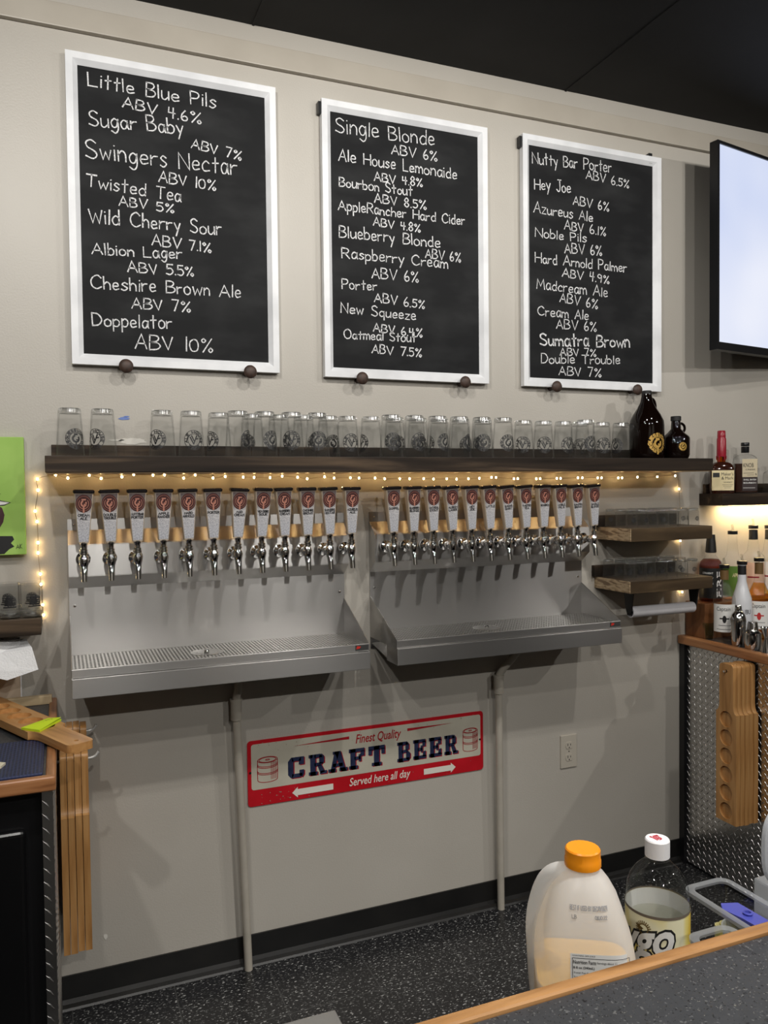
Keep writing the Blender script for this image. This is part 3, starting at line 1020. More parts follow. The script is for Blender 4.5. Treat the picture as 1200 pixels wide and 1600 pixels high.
def tower(X0, X1, label, drain_u):
    t = thing('draft_tower', label, 'beer tower', ((X0 + X1) / 2, 0, 1.017), 'stainless draft towers with drip trays')
    zt = 1.098
    ob('back_panel', bx(X0, X1, -.006, 0, 1.03, 1.512), M['steel'], t)
    prof = [(-.006, 1.478), (-.055, 1.436), (-.058, 1.340), (-.006, 1.300)]
    bm = nb()
    prism(bm, prof, lambda u, v: Vector((X0, u, v)), lambda u, v: Vector((X1, u, v)))
    bmesh.ops.bevel(bm, geom=[e for e in bm.edges if abs(e.verts[0].co.x - e.verts[1].co.x) > .3 and e.verts[0].co.y < -.05], offset=.0015, segments=2, affect='EDGES')
    ob('hood', bm, M['steelhood'], t)
    for xa in (X0, X1 - .0025):
        bm = nb()
        prism(bm, [(-.006, 1.215), (-.006, 1.07), (-.243, 1.07), (-.243, zt + .002)], lambda u, v: Vector((xa, u, v)), lambda u, v: Vector((xa + .0025, u, v)))
        ob('side_panel', bm, M['steel'], t)
    # trough: open box with a rolled rim, front with a step
    bm = nb()
    box(bm, X0, X1, -.244, -.238, 1.074, zt, .0012)
    box(bm, X0, X1, -.250, -.243, 1.017, 1.0725, .0012)
    box(bm, X0 + .0005, X0 + .006, -.243, -.155, 1.017, 1.07)
    box(bm, X1 - .006, X1 - .0005, -.243, -.155, 1.017, 1.07)
    box(bm, X0 + .006, X1 - .006, -.243, -.16, 1.017, 1.021)
    prism(bm, [(-.16, 1.017), (-.16, 1.021), (-.006, 1.05), (-.006, 1.046)], lambda u, v: Vector((X0 + .006, u, v)), lambda u, v: Vector((X1 - .006, u, v)))
    ob('drip_trough', bm, M['steel'], t)
    # perforated grate
    bm = nb()
    n = int((X1 - X0) / .0108)
    for k in range(n + 1):
        x = X0 + .006 + (X1 - X0 - .012) * k / n
        box(bm, x - .0026, x + .0026, -.236, -.007, 1.0895, 1.093)
    for k in range(15):
        y = -.232 + .222 * k / 14
        box(bm, X0 + .004, X1 - .004, y - .0028, y + .0028, 1.0890, 1.0935)
    ob('grate', bm, M['grate'], t)
    xc = X0 + (X1 - X0) * drain_u
    bm = nb()
    lathe(bm, [(0, 1.0936), (.046, 1.0936), (.049, 1.0944), (.050, 1.0936)], (xc, -.135, 0), 36)
    lathe(bm, [(.026, 1.0937), (.028, 1.0943), (.030, 1.0937)], (xc, -.135, 0), 30)
    ob('drain_cover', bm, M['grate'], t, 40)
    bm = nb()
    lathe(bm, [(0, 1.104), (.006, 1.103), (.008, 1.099), (.008, 1.0945)], (xc, -.135, 0), 16)
    ob('drain_screw', bm, M['chrome'], t, 40)
    bg = ob('badge', bx(X1 - .048, X1 - .004, -.2456, -.243, 1.079, 1.0955), M['badge'], t)
    bm = nb()
    fn = wallfn((X1 - .046, 1.081), -.2459)
    poly2(bm, [(0, .002), (.012, .004), (.016, .010), (.003, .012)], fn)
    ob('badge_mark', bm, M['badgered'], bg)
    for xs, zs in ((X0 + .018, 1.495), (X1 - .03, 1.492), ((X0 + X1) / 2 - .1, 1.495), (X0 + .016, 1.245), (X1 - .018, 1.238)):
        bm = nb()
        lathe(bm, [(0, .0095), (.003, .009), (.0045, .0072), (.0045, .005)], (xs, 0, zs), 12, 'Y')
        ob('screw', bm, M['chrome'], t, 40)
    return t


T1 = tower(.018, .910, 'left stainless steel draft tower with twelve taps over its drip tray', .44)
T2 = tower(1.006, 1.903, 'right stainless steel draft tower with twelve taps, drip tray next to the small shelves', .44)

# ------------------------------------------------------------------ beer taps
M['handle'] = mat('handle_side', (.50, .42, .33), .3)
M['hcap'] = mat('handle_cap', (.012, .010, .010), .15)
m = M['label'] = mat('handle_label', (.5, .5, .52), .3)
N, L, b_ = nodes(m)
tc = N.new('ShaderNodeTexCoord'); sp = N.new('ShaderNodeSeparateXYZ'); L.new(tc.outputs['Object'], sp.inputs[0])
mr = N.new('ShaderNodeMapRange'); mr.inputs[1].default_value = .0; mr.inputs[2].default_value = .17
L.new(sp.outputs[2], mr.inputs[0])
nz = N.new('ShaderNodeTexNoise'); nz.inputs['Scale'].default_value = 260; nz.inputs['Detail'].default_value = 2; L.new(tc.outputs['Object'], nz.inputs['Vector'])
cr = N.new('ShaderNodeValToRGB')
e = cr.color_ramp.elements
e[0].position = 0; e[0].color = (.56, .57, .62, 1)
e[1].position = .86; e[1].color = (.09, .065, .062, 1)
x = e.new(.50); x.color = (.60, .58, .58, 1)
x = e.new(.60); x.color = (.36, .32, .31, 1)
L.new(mr.outputs[0], cr.inputs[0])
mx = N.new('ShaderNodeMix'); mx.data_type = 'RGBA'; mx.blend_type = 'MULTIPLY'
cr2 = N.new('ShaderNodeValToRGB'); cr2.color_ramp.elements[0].position = .35; cr2.color_ramp.elements[0].color = (.55, .56, .6, 1); cr2.color_ramp.elements[1].position = .6; cr2.color_ramp.elements[1].color = (1, 1, 1, 1)
L.new(nz.outputs[0], cr2.inputs[0]); mx.inputs[0].default_value = .8
L.new(cr.outputs[0], mx.inputs[6]); L.new(cr2.outputs[0], mx.inputs[7]); L.new(mx.outputs[2], b_.inputs['Base Color'])
M['maroon'] = mat('emblem_maroon', (.055, .018, .018), .35)
M['salmon'] = mat('emblem_copper', (.50, .22, .16), .35)

# handle: local frame with z = 0 at the ferrule top; tapered four-sided body
HH = .147


def hw_at(z):
    q = z / HH
    return .0150 + (.0262 - .0150) * q ** .9


def rrect(hw, hd, r, z, n=4):
    pts = []
    for cx, cy, a0 in ((hw - r, hd - r, 0), (-hw + r, hd - r, PI / 2), (-hw + r, -hd + r, PI), (hw - r, -hd + r, 3 * PI / 2)):
        for k in range(n + 1):
            a = a0 + PI / 2 * k / n
            pts.append(Vector((cx + r * math.cos(a), cy + r * math.sin(a), z)))
    return pts


def handle_mesh():
    bm = nb()
    zs = [0, HH * .25, HH * .5, HH * .75, HH]
    return loft(bm, [rrect(hw_at(z), hw_at(z) * .62, .004, z) for z in zs])


def face_fn(u, v, d=.0006):
    """front face of the handle; v measured up the handle"""
    return Vector((u, -hw_at(v) * .62 - d, v))


HM = {}


def tap(x, y0, z, lean, name, label, group):
    t = thing('beer_tap', label, 'tap', (x, y0, z), group)
    if not HM:
        bm = nb()
        lathe(bm, [(0, 0), (.019, 0), (.021, .004), (.021, .010), (.014, .014), (.0115, .016), (.0115, .040), (.0145, .041), (.0145, .052), (.0115, .054), (.0115, .060), (0, .060)], (0, 0, 0), 24, 'Y')
        HM['shank'] = bm
        bm = nb()
        # faucet body: barrel leaving the shank, upright throat and bonnet
        lathe(bm, [(0, .055), (.0135, .056), (.0135, .072), (.011, .078), (0, .080)], (0, 0, 0), 20, 'Y')
        lathe(bm, [(0, -.022), (.009, -.022), (.0125, -.012), (.0145, 0), (.0135, .010), (.0095, .014), (.0095, .017), (.0125, .018), (.0125, .024), (.0095, .0255), (.0115, .027), (.0115, .032), (.006, .036), (0, .036)], (0, -.074, 0), 24)
        HM['body'] = bm
        bm = nb()
        pts = smooth_line([(0, -.068, -.008), (0, -.076, -.022), (0, -.082, -.040), (0, -.086, -.062)], 5)
        tube(bm, pts, [.0115 - .0035 * k / (len(pts) - 1) for k in range(len(pts))], 16)
        HM['spout'] = bm
        bm = nb()
        lathe(bm, [(0, -.012), (.0062, -.012), (.0085, -.010), (.0085, .000), (.0105, .004), (.0105, .010), (0, .010)], (0, 0, 0), 20)
        HM['ferrule'] = bm
        for k, (nm, m, s) in dict(shank=('shank', 'chrome', 40), body=('faucet_body', 'chrome', 45), spout=('spout', 'chrome', 60), ferrule=('ferrule', 'chrome', 40)).items():
            HM[k] = ob(nm, HM[k], M[m], None, s, world=False)
        HM['handle'] = ob('handle', handle_mesh(), M['handle'], None, 40, world=False)
        bm = nb()
        loft(bm, [rrect(.0285, .0185, .005, HH - .001), rrect(.0295, .0195, .005, HH + .002), rrect(.0295, .0195, .005, HH + .0065), rrect(.027, .017, .005, HH + .009)])
        HM['cap'] = ob('cap', bm, M['hcap'], None, 40, world=False)
        bm = nb()
        nv = 16
        for k in range(nv):
            v0, v1 = .004 + (HH - .007) * k / nv, .004 + (HH - .007) * (k + 1) / nv
            poly2(bm, [(-hw_at(v0) + .0026, v0), (hw_at(v0) - .0026, v0), (hw_at(v1) - .0026, v1), (-hw_at(v1) + .0026, v1)], lambda u, v: face_fn(u, v, .0004))
        HM['label'] = ob('label', bm, M['label'], None, world=False)
        bm = nb()
        fe = lambda u, v: face_fn(u, v, .0009)
        disc2(bm, .0222, fe, 0, .116, 36, .0262)
        HM['emblem'] = ob('emblem', bm, M['maroon'], None, world=False)
        bm = nb()
        fe = lambda u, v: face_fn(u, v * 1.12 + .116, .0014)
        ring2(bm, .0188, .0194, fe)
        ring2(bm, .0128, .0142, fe, a0=R(50), a1=R(310))
        ring2(bm, .0045, .0088, fe, n=20, a0=.9, a1=2 * PI - .2)
        rect2(bm, 0, .0085, -.0035, -.0005, fe, 2)
        rect2(bm, -.006, .006, .0085, .012, fe, 2)
        rect2(bm, -.0022, .0022, -.024, -.007, fe)
        HM['mark'] = ob('emblem_mark', bm, M['salmon'], None, world=False)
        use = {k: v for k, v in HM.items()}
    else:
        use = {k: v.copy() for k, v in HM.items()}
        for v in use.values():
            COL.objects.link(v)
    for k in ('shank', 'body', 'spout', 'ferrule', 'handle'):
        use[k].parent = t
        use[k].location = (0, 0, 0)
    use['ferrule'].location = (0, -.074, .044)
    h = use['handle']
    h.location = (0, -.074, .052)
    h.rotation_euler = (R(2), lean, 0)
    for k in ('cap', 'label', 'emblem', 'mark'):
        use[k].parent = h
        use[k].location = (0, 0, 0)
    bm = nb()
    ws = name.split('/')
    for i, wd in enumerate(ws):
        v = .0785 - i * .0095
        stext(bm, wd, min(2 * hw_at(v) - .008, .0062 * len(wd)), .0068, .0009, lambda u, v: face_fn(u, v, .0010), 0, v, centre=True)
    ob('lettering', bm, M['ink'], h, world=False)
    return t


names1 = ['CREAM/ALE', 'DOUBLE/TROUBLE', 'NUTTYBAR/PORTER', 'APPLE/RANCHER', 'HARD/ARNOLD', 'PORTER', 'MAD/CREAM', 'WILD CHERRY/SOUR', 'RASPBERRY/CREAM', 'CHESHIRE/BROWN', 'SWINGERS/NECTAR', 'AZUREUS/ALE']
names2 = ['DOPPEL', 'BLUEBERRY/BLONDE', 'OATMEAL/STOUT', 'ALBION/LAGER', 'HEY/JOE', 'LITTLE', 'SUGAR/BABY', 'TWISTED/TEA', 'BOURBON', 'NOBLE/PILS', 'SUMATRA/BROWN', 'SINGLE/BLONDE']
tops1 = [131, 169.4, 213.4, 254.6, 291.6, 330.5, 374, 410.6, 440.6, 478, 510.4, 547.4]
tops2 = [610.5, 642.8, 672.2, 700.8, 731.7, 759.5, 786.7, 815.5, 845.8, 870, 895.3, 922]
for names, tops, xs, which in ((names1, tops1, [.0600 + .0757 * i for i in range(12)], 'left'), (names2, tops2, [1.0445 + .0748 * i for i in range(12)], 'right')):
    for i, (nm, tx, x) in enumerate(zip(names, tops, xs)):
        topx = px_at(tx, 771, -.131).x
        lean = math.atan2(topx - x, .19)
        lab = 'chrome beer tap with handle lettered %s, %s from left on %s tower' % (nm.replace('/', ' ').title(), NUM[i], which)
        tap(x, -.0575, 1.394, lean, nm, lab, 'beer taps on the %s tower' % which)

# ------------------------------------------------------------------ drain pipes
for (x, z0, x1, z1, ytop, lab) in ((.519, 1.03, .546, 0, -.075, 'beige painted drain pipe running from the left drip tray down to the floor'),
                                  (1.535, 1.03, 1.511, 0, -.10, 'beige painted drain pipe with a bent top under the right drip tray')):
    t = thing('drain_pipe', lab, 'pipe', (x1, -.035, 0), 'drain pipes under the drip trays')
    bm = nb()
    if x < 1:
        pts = [(x, ytop, z0), (x, ytop, .955), (x - .002, -.055, .925), (x - .002, -.045, .89), (x1, -.035, .0)]
    else:
        pts = [(x + .03, ytop, z0), (x + .02, -.09, .985), (x - .028, -.05, .905), (x - .034, -.045, .87), (x1, -.035, 0)]
    pts2 = [Vector(q) for q in pts[:-1]]
    pts2 = smooth_line(pts2, 5) + [Vector(pts[-1])]
    tube(bm, pts2, .0135, 16)
    ob('tube', bm, M['pipe'], t, 50)
    bm = nb()
    q = Vector(pts[3])
    tube(bm, [q + Vector((0, 0, .02)), q + Vector((0, 0, -.045))], .0185, 16)
    tube(bm, [q + Vector((0, 0, .024)), q + Vector((0, 0, .016))], .0205, 16)
    ob('coupling', bm, M['pipe'], t, 50)

# ------------------------------------------------------------------ tin sign
sa, sb = px_at(386, 1160, -.005), px_at(754, 1110, -.005)
sc_, sd = px_at(388, 1262, -.005), px_at(756, 1202, -.005)
sx0, sx1 = (sa.x + sc_.x) / 2, (sb.x + sd.x) / 2
sz0, sz1 = (sc_.z + sd.z) / 2, (sa.z + sb.z) / 2
SW, SH = sx1 - sx0, sz1 - sz0
t = thing('tin_sign', 'red and cream tin sign reading Craft Beer on the wall below the taps', 'sign', ((sx0 + sx1) / 2, 0, sz0))


def rr_poly(u0, u1, v0, v1, r, n=5):
    pts = []
    for cx, cy, a0 in ((u1 - r, v1 - r, 0), (u0 + r, v1 - r, PI / 2), (u0 + r, v0 + r, PI), (u1 - r, v0 + r, 3 * PI / 2)):
        for k in range(n + 1):
            a = a0 + PI / 2 * k / n
            pts.append((cx + r * math.cos(a), cy + r * math.sin(a)))
    return pts


bm = nb()
prism(bm, rr_poly(sx0, sx1, sz0, sz1, .012), lambda u, v: Vector((u, -.001, v)), lambda u, v: Vector((u, -.004, v)))
ob('plate', bm, M['red'], t)
bm = nb()
fn = wallfn((sx0, sz0), -.0046)
top = rr_poly(.014 * SW, .987 * SW, .25 * SH, .945 * SH, .009)
poly2(bm, top, fn)
ob('panel', bm, M['cream'], t)
# slab letters on a 0..1 square: lists of polygons
SL = {
    'C': [[(.0, .18), (.28, .18), (.28, .82), (.0, .82)], [(0, .82), (.28, .82), (.28, .86), (.22, 1), (.16, 1)], [(0, .18), (.16, 0), (.22, 0), (.28, .14), (.28, .18)], [(.2, 1), (.2, .8), (.66, .8), (.66, 1)],
          [(.2, 0), (.2, .2), (.72, .2), (.72, .1), (.62, 0)], [(.55, .62), (.82, .62), (.82, 1), (.66, 1), (.55, .85)], [(.58, .1), (.72, 0), (.82, .14), (.82, .36), (.58, .36)]],
    'R': [[(.08, 0), (.36, 0), (.36, 1), (.08, 1)], [(0, 0), (.46, 0), (.46, .16), (0, .16)], [(0, .84), (.2, .84), (.2, 1), (0, 1)], [(.3, .82), (.72, .82), (.62, 1), (.3, 1)], [(.3, .42), (.62, .42), (.74, .58), (.3, .58)],
          [(.54, .5), (.8, .56), (.8, .86), (.68, 1), (.54, .9)], [(.44, .46), (.66, .46), (.84, .1), (.6, .04)], [(.56, 0), (.94, 0), (.94, .16), (.62, .16)]],
    'A': [[(.06, 0), (.28, 0), (.55, 1), (.3, 1)], [(.3, 1), (.62, 1), (.9, 0), (.62, 0)], [(.2, .24), (.72, .24), (.72, .4), (.2, .4)], [(-.04, 0), (.36, 0), (.36, .16), (-.04, .16)], [(.54, 0), (.98, 0), (.98, .16), (.54, .16)], [(.2, .86), (.5, .86), (.5, 1), (.2, 1)]],
    'F': [[(.08, 0), (.36, 0), (.36, 1), (.08, 1)], [(0, 0), (.48, 0), (.48, .16), (0, .16)], [(0, .82), (.84, .82), (.84, 1), (0, 1)], [(.62, .6), (.84, .6), (.84, .86), (.62, .86)], [(.3, .44), (.62, .44), (.62, .6), (.3, .6)], [(.52, .34), (.66, .34), (.66, .7), (.52, .7)]],
    'T': [[(.3, 0), (.6, 0), (.6, 1), (.3, 1)], [(.18, 0), (.72, 0), (.72, .16), (.18, .16)], [(0, .8), (.9, .8), (.9, 1), (0, 1)], [(0, .56), (.18, .56), (.2, .84), (0, .84)], [(.9, .56), (.72, .56), (.7, .84), (.9, .84)]],
    'B': [[(.08, 0), (.36, 0), (.36, 1), (.08, 1)], [(0, 0), (.3, 0), (.3, .16), (0, .16)], [(0, .84), (.3, .84), (.3, 1), (0, 1)], [(.3, .83), (.74, .83), (.64, 1), (.3, 1)], [(.3, .43), (.68, .43), (.68, .58), (.3, .58)], [(.3, 0), (.7, 0), (.82, .17), (.3, .17)],
          [(.54, .52), (.78, .6), (.78, .86), (.66, .99), (.54, .9)], [(.58, .1), (.72, .02), (.86, .16), (.86, .38), (.7, .52), (.58, .46)]],
    'E': [[(.08, 0), (.36, 0), (.36, 1), (.08, 1)], [(0, 0), (.84, 0), (.84, .17), (0, .17)], [(0, .83), (.82, .83), (.82, 1), (0, 1)], [(.62, .62), (.82, .62), (.82, .9), (.62, .9)], [(.62, .1), (.84, .1), (.84, .4), (.66, .36)], [(.3, .42), (.6, .42), (.6, .58), (.3, .58)], [(.5, .33), (.64, .33), (.64, .68), (.5, .68)]],
}
b1, b2 = nb(), nb()
for word, u0, u1 in (('CRAFT', .155, .560), ('BEER', .607, .884)):
    n = len(word)
    cw = (u1 - u0) * SW / (n - .06)
    for i, ch in enumerate(word):
        for poly in SL[ch]:
            for bb, dx, dz, yy in ((b1, .0, .0, -.0054), (b2, .0035, -.003, -.0049)):
                poly2(bb, [(u0 * SW + (i + p * .95) * cw + dx, (.345 + .32 * q) * SH + dz) for p, q in poly], wallfn((sx0, sz0), yy))
ob('lettering', b1, M['navy'], t)
ob('letter_shadow', b2, M['signred'], t)
bm = nb()
fn = wallfn((sx0, sz0), -.0052)
put(bm, ftext('Finest Quality', .195 * SW, .19 * SH, .25, .014), fn, .43 * SW, .70 * SH)
poly2(bm, [(.176 * SW, .84 * SH), (.403 * SW, .83 * SH), (.403 * SW, .875 * SH)], fn)
poly2(bm, [(.652 * SW, .83 * SH), (.857 * SW, .865 * SH), (.652 * SW, .875 * SH)], fn)


def keg(u0, u1, v0, v1):
    cu, hw_ = (u0 + u1) / 2 * SW, (u1 - u0) / 2 * SW
    lw = .0011
    ell = lambda cv, r, a0=0, a1=2 * PI: [Vector((cu + r * math.cos(a0 + (a1 - a0) * k / 20), cv + r * .3 * math.sin(a0 + (a1 - a0) * k / 20))) for k in range(21)]
    za, zb = v0 * SH + hw_ * .3, v1 * SH - hw_ * .3
    for l in (ell(zb, hw_), ell(zb, hw_ * .85), ell(za, hw_, PI, 2 * PI), ell(za + (zb - za) * .38, hw_, PI, 2 * PI), ell(za + (zb - za) * .45, hw_, PI, 2 * PI), ell(za + (zb - za) * .72, hw_, PI, 2 * PI), ell(za + (zb - za) * .79, hw_, PI, 2 * PI), ell(zb, hw_ * .2)):
        ribbon(bm, l, lw, fn)
    for s in (-1, 1):
        ribbon(bm, [Vector((cu + s * hw_, za)), Vector((cu + s * hw_ * 1.03, (za + zb) / 2)), Vector((cu + s * hw_, zb))], lw, fn)
    for k in range(7):
        q = cu + hw_ * (.35 + .09 * k)
        ribbon(bm, [Vector((q, za - .002 + k * .0004)), Vector((q, zb - hw_ * .26))], lw * .45, fn)


keg(.038, .114, .345, .735)
keg(.905, .972, .345, .735)
ob('red_print', bm, M['signred'], t)
bm = nb()
put(bm, ftext('Served here all day', .262 * SW, .17 * SH, .2, .008), fn, .402 * SW, .035 * SH)
for u0, u1, d in ((.17, .335, -1), (.724, .869, 1)):
    v0, v1 = .07, .165
    a, b = (u0, u1) if d > 0 else (u1, u0)
    tip = b - d * .022
    poly2(bm, [(a * SW, v0 * SH), (tip * SW, v0 * SH), (tip * SW, v1 * SH), (a * SW, v1 * SH)], fn)
    poly2(bm, [(tip * SW, .035 * SH), (b * SW, .118 * SH), (tip * SW, .2 * SH)], fn)
ob('white_print', bm, M['signwhite'], t)
rr = random.Random(4)
bm = nb()
for k in range(70):
    u, v = rr.uniform(.02, .3) if k < 45 else rr.uniform(.3, .97), rr.choice([rr.uniform(.02, .2), rr.uniform(.8, .96)])
    s = rr.uniform(.0006, .0022)
    poly2(bm, [(u * SW - s * rr.uniform(.5, 2), v * SH), (u * SW, v * SH - s), (u * SW + s * rr.uniform(.5, 2), v * SH), (u * SW, v * SH + s)], wallfn((sx0, sz0), -.0050))
ob('worn_specks', bm, mat('worn_ink', (.33, .27, .22), .5), t)
for u in (.01, .984):
    bm = nb()
    lathe(bm, [(0, .006), (.0035, .0055), (.0038, .004)], (sx0 + u * SW, 0, sz0 + .52 * SH), 12, 'Y')
    ob('nail', bm, M['black'], t, 40)

# ------------------------------------------------------------------ outlet
oa, obb = px_at(876, 1150, -.004), px_at(901, 1197, -.004)
M['plastic'] = mat('outlet_plastic', (.50, .46, .39), .35)
t = thing('wall_outlet', 'pale beige double power outlet on the wall right of the tin sign', 'outlet', ((oa.x + obb.x) / 2, 0, obb.z))
ob('cover_plate', bx(oa.x, obb.x, -.006, 0, obb.z, oa.z, bev=.002), M['plastic'], t)
cx, cz = (oa.x + obb.x) / 2, (oa.z + obb.z) / 2
for s in (-1, 1):
    bm = nb()
    prism(bm, [(cx + .0165 * math.cos(a), cz + s * .024 + max(-.013, min(.013, .0175 * math.sin(a)))) for a in [2 * PI * k / 24 for k in range(24)]], lambda u, v: Vector((u, -.005, v)), lambda u, v: Vector((u, -.0082, v)))
    r_ = ob('socket', bm, M['plastic'], t)
    bm = nb()
    for dx, h in ((-.0065, .0045), (.0065, .0035)):
        box(bm, cx + dx - .0011, cx + dx + .0011, -.0086, -.008, cz + s * .024 - h + .003, cz + s * .024 + h + .003)
    lathe(bm, [(0, .0086), (.0024, .0086), (.0024, .008)], (cx, 0, cz + s * .024 - .008), 10, 'Y')
    ob('slot', bm, M['black'], r_)
bm = nb()
lathe(bm, [(0, .0075), (.002, .0072), (.003, .006)], (cx, 0, cz), 10, 'Y')
ob('screw', bm, M['chrome'], t)

# ------------------------------------------------------------------ small shelves with taster glasses
def small_shelf(x0, x1, z0, z1, yf, label, cleat_x):
    t = thing('small_shelf', label, 'shelf', ((x0 + x1) / 2, 0, z0), 'small wooden shelves beside the right tower')
    ob('board', bx(x0 + .003, x1, yf, 0, z0, z1, bev=.0015), M['shelf2'], t)
    ob('end_grain', bx(x0, x0 + .003, yf + .001, -.001, z0 + .001, z1 - .001), M['endgrain'], t)
    ob('back_cleat', bx(cleat_x, x1 - .01, -.02, 0, z1, z1 + .045, bev=.0015), M['shelf'], t)


UZ0, UZ1, LZ0, LZ1 = 1.383, 1.433, 1.189, 1.2345
small_shelf(1.98, 2.378, UZ0, UZ1, -.205, 'upper small brown wooden shelf right of the taps', 1.95)
small_shelf(1.968, 2.37, LZ0, LZ1, -.215, 'lower small brown wooden shelf with the paper roll holder below it', 1.955)
TH = .070
tast = None


def taster():
    global tast
    if tast is not None:
        return copy_tree(tast)
    bm = nb()
    lathe(bm, [(.0205, 0), (.0218, .001), (.0216, .004), (.0195, TH - .004), (.0188, TH), (.0178, TH), (.0178, TH - .008), (.0, TH - .0065)], n=24)
    lathe(bm, [(.0205, 0), (.0185, .03), (.0175, TH - .009), (0, TH - .009)], n=24)
    tast = o = ob('taster_glass', bm, M['tasterglass'], None, 50)
    bm = nb()
    lathe(bm, [(.0178, TH - .0085), (.0189, TH - .007), (.0188, TH - .001), (.0150, TH + .0004), (.0, TH - .002)], n=24)
    ob('base', bm, M['glassbase'], o, 50, world=False)
    bm = nb()
    emblem_g(bm, cylfn((0, 0, .030), lambda v: .0222 - (v + .03) * .0024 / .066), .42)
    ob('emblem', bm, M['ink'], o, world=False)
    return o


rn = random.Random(2)
for which, zt, x0 in (('upper', UZ1, 2.012), ('lower', LZ1, 2.003)):
    for r_ in range(3):
        for c_ in range(7):
            yy = (-.047, -.105, -.172)[r_]
            xx = x0 + .0505 * c_ + rn.uniform(-.003, .003) + (.006 if r_ == 1 else 0)
            o = taster()
            o.location = (xx, yy + rn.uniform(-.004, .004), zt)
            va = math.atan2(xx, yy - CAM.y)
            o.rotation_euler.z = R(rn.choice([-15, 0, 25, 40, 90, 180] if r_ == 2 else [0, 90, 180, 60])) - va
            tag(o, 'small clear taster glass, %s from left, %s row, %s small shelf' % (NUM[c_], ('back', 'middle', 'front')[r_], which), 'glass', 'taster glasses on the %s small shelf' % which)

# paper towel holder under the lower small shelf
M['roll'] = noise_col(mat('grey_cardboard', (.55, .54, .56), .6), [(.3, (.50, .49, .51)), (.7, (.58, .57, .59))], 8)
ra, rb = px_at(984, 958, -.13), px_at(1080, 950, -.13)
t = thing('towel_holder', 'black towel bracket under the lower small shelf', 'paper towel holder', ((ra.x + rb.x) / 2, -.13, 1.19))
for xx in (ra.x + .0, rb.x + .016):
    bm = nb()
    box(bm, xx - .016, xx + .004, -.165, -.095, 1.179, 1.189)
    prism(bm, [(-.158, 1.185), (-.102, 1.185), (-.112, 1.12), (-.122, 1.093), (-.138, 1.093), (-.148, 1.12)], lambda u, v: Vector((xx - .006, u, v)), lambda u, v: Vector((xx - .001, u, v)))
    ob('arm', bm, M['black'], t)
bm = nb()
tube(bm, [(ra.x - .004, -.13, 1.104), (rb.x + .015, -.13, 1.104)], .007, 12)
ob('rod', bm, M['black'], t, 50)
bm = nb()
x0, x1 = ra.x + .002, rb.x + .006
prof = [(.017, x0), (.0215, x0), (.0215, x1), (.017, x1)]
lathe(bm, prof, (0, -.13, 1.104), 32, 'X', closed=True)
tag(ob('cardboard_roll', bm, M['roll'], None, 50, loc=((x0 + x1) / 2, -.13, 1.104)), 'bare grey cardboard tube of an empty paper towel roll on its holder', 'paper roll')


# ------------------------------------------------------------------ bottles
def liquid(name, col, edge=None):
    return glassy(name, col, edge or tuple(c * .5 for c in col), .03, .7, 1.33)


M['whiskey'] = mat('dark_whiskey', (.030, .008, .004), .06, Coat_Weight=.3)
M['whiskeyl'] = liquid('amber_whiskey', (.72, .32, .07))
M['amberl'] = liquid('red_amber_liquid', (.50, .17, .05))
M['goldl'] = liquid('golden_rum', (.95, .70, .22), (.8, .45, .1))
M['waxred'] = mat('red_wax', (.30, .010, .025), .3)
M['labcream'] = noise_col(mat('cream_label', (.76, .65, .38), .6), [(.3, (.72, .61, .35)), (.7, (.80, .69, .43))], 20)
M['labtan'] = mat('tan_label', (.62, .53, .36), .6)
M['labdark'] = mat('dark_label', (.025, .012, .012), .5)
M['labwhite'] = mat('white_label', (.78, .77, .74), .6)
M['labgreen'] = mat('green_label', (.10, .20, .025), .5)
M['labpeach'] = mat('peach_label', (.75, .48, .34), .5)
M['labblack'] = mat('black_label', (.012, .012, .012), .45)
M['neckbrown'] = mat('brown_neck_label', (.16, .09, .03), .5)
M['frost'] = mat('frosted_white_glass', (.72, .73, .76), .25, Coat_Weight=.3)
M['pourclear'] = glassy('clear_pourer', (.9, .9, .88), (.6, .6, .58))
M['whiteprint'] = mat('white_print', (.8, .8, .78), .5)
M['redprint'] = mat('red_print', (.5, .03, .03), .5)


def pourer(t, c, z, r=.012):
    """black collar with a clear bent spout"""
    p = ob('pour_spout', lathe(nb(), [(0, z), (r, z), (r, z + .014), (r * .8, z + .016), (0, z + .016)], (c[0], c[1], 0), 20), M['black'], t, 40)
    bm = nb()
    tube(bm, smooth_line([(c[0], c[1], z + .014), (c[0], c[1], z + .026), (c[0] - .006, c[1] - .002, z + .040)], 4), [.0062] * 3 + [.005] * 6, 10)
    ob('spout_tip', bm, M['pourclear'], p, 50)


def patch(t, c, rad, a0, a1, z0, z1, m, name='label', draw=None, dm=None):
    bm = nb()
    fn = cylfn((c[0], c[1], 0), rad + .0006)
    rect2(bm, a0 * rad, a1 * rad, z0, z1, fn, 12, 1)
    l = ob(name, bm, m, t, 60)
    if draw:
        bm = nb()
        draw(bm, cylfn((c[0], c[1], 0), rad + .0011))
        ob('lettering', bm, dm or M['ink'], l)
    return l


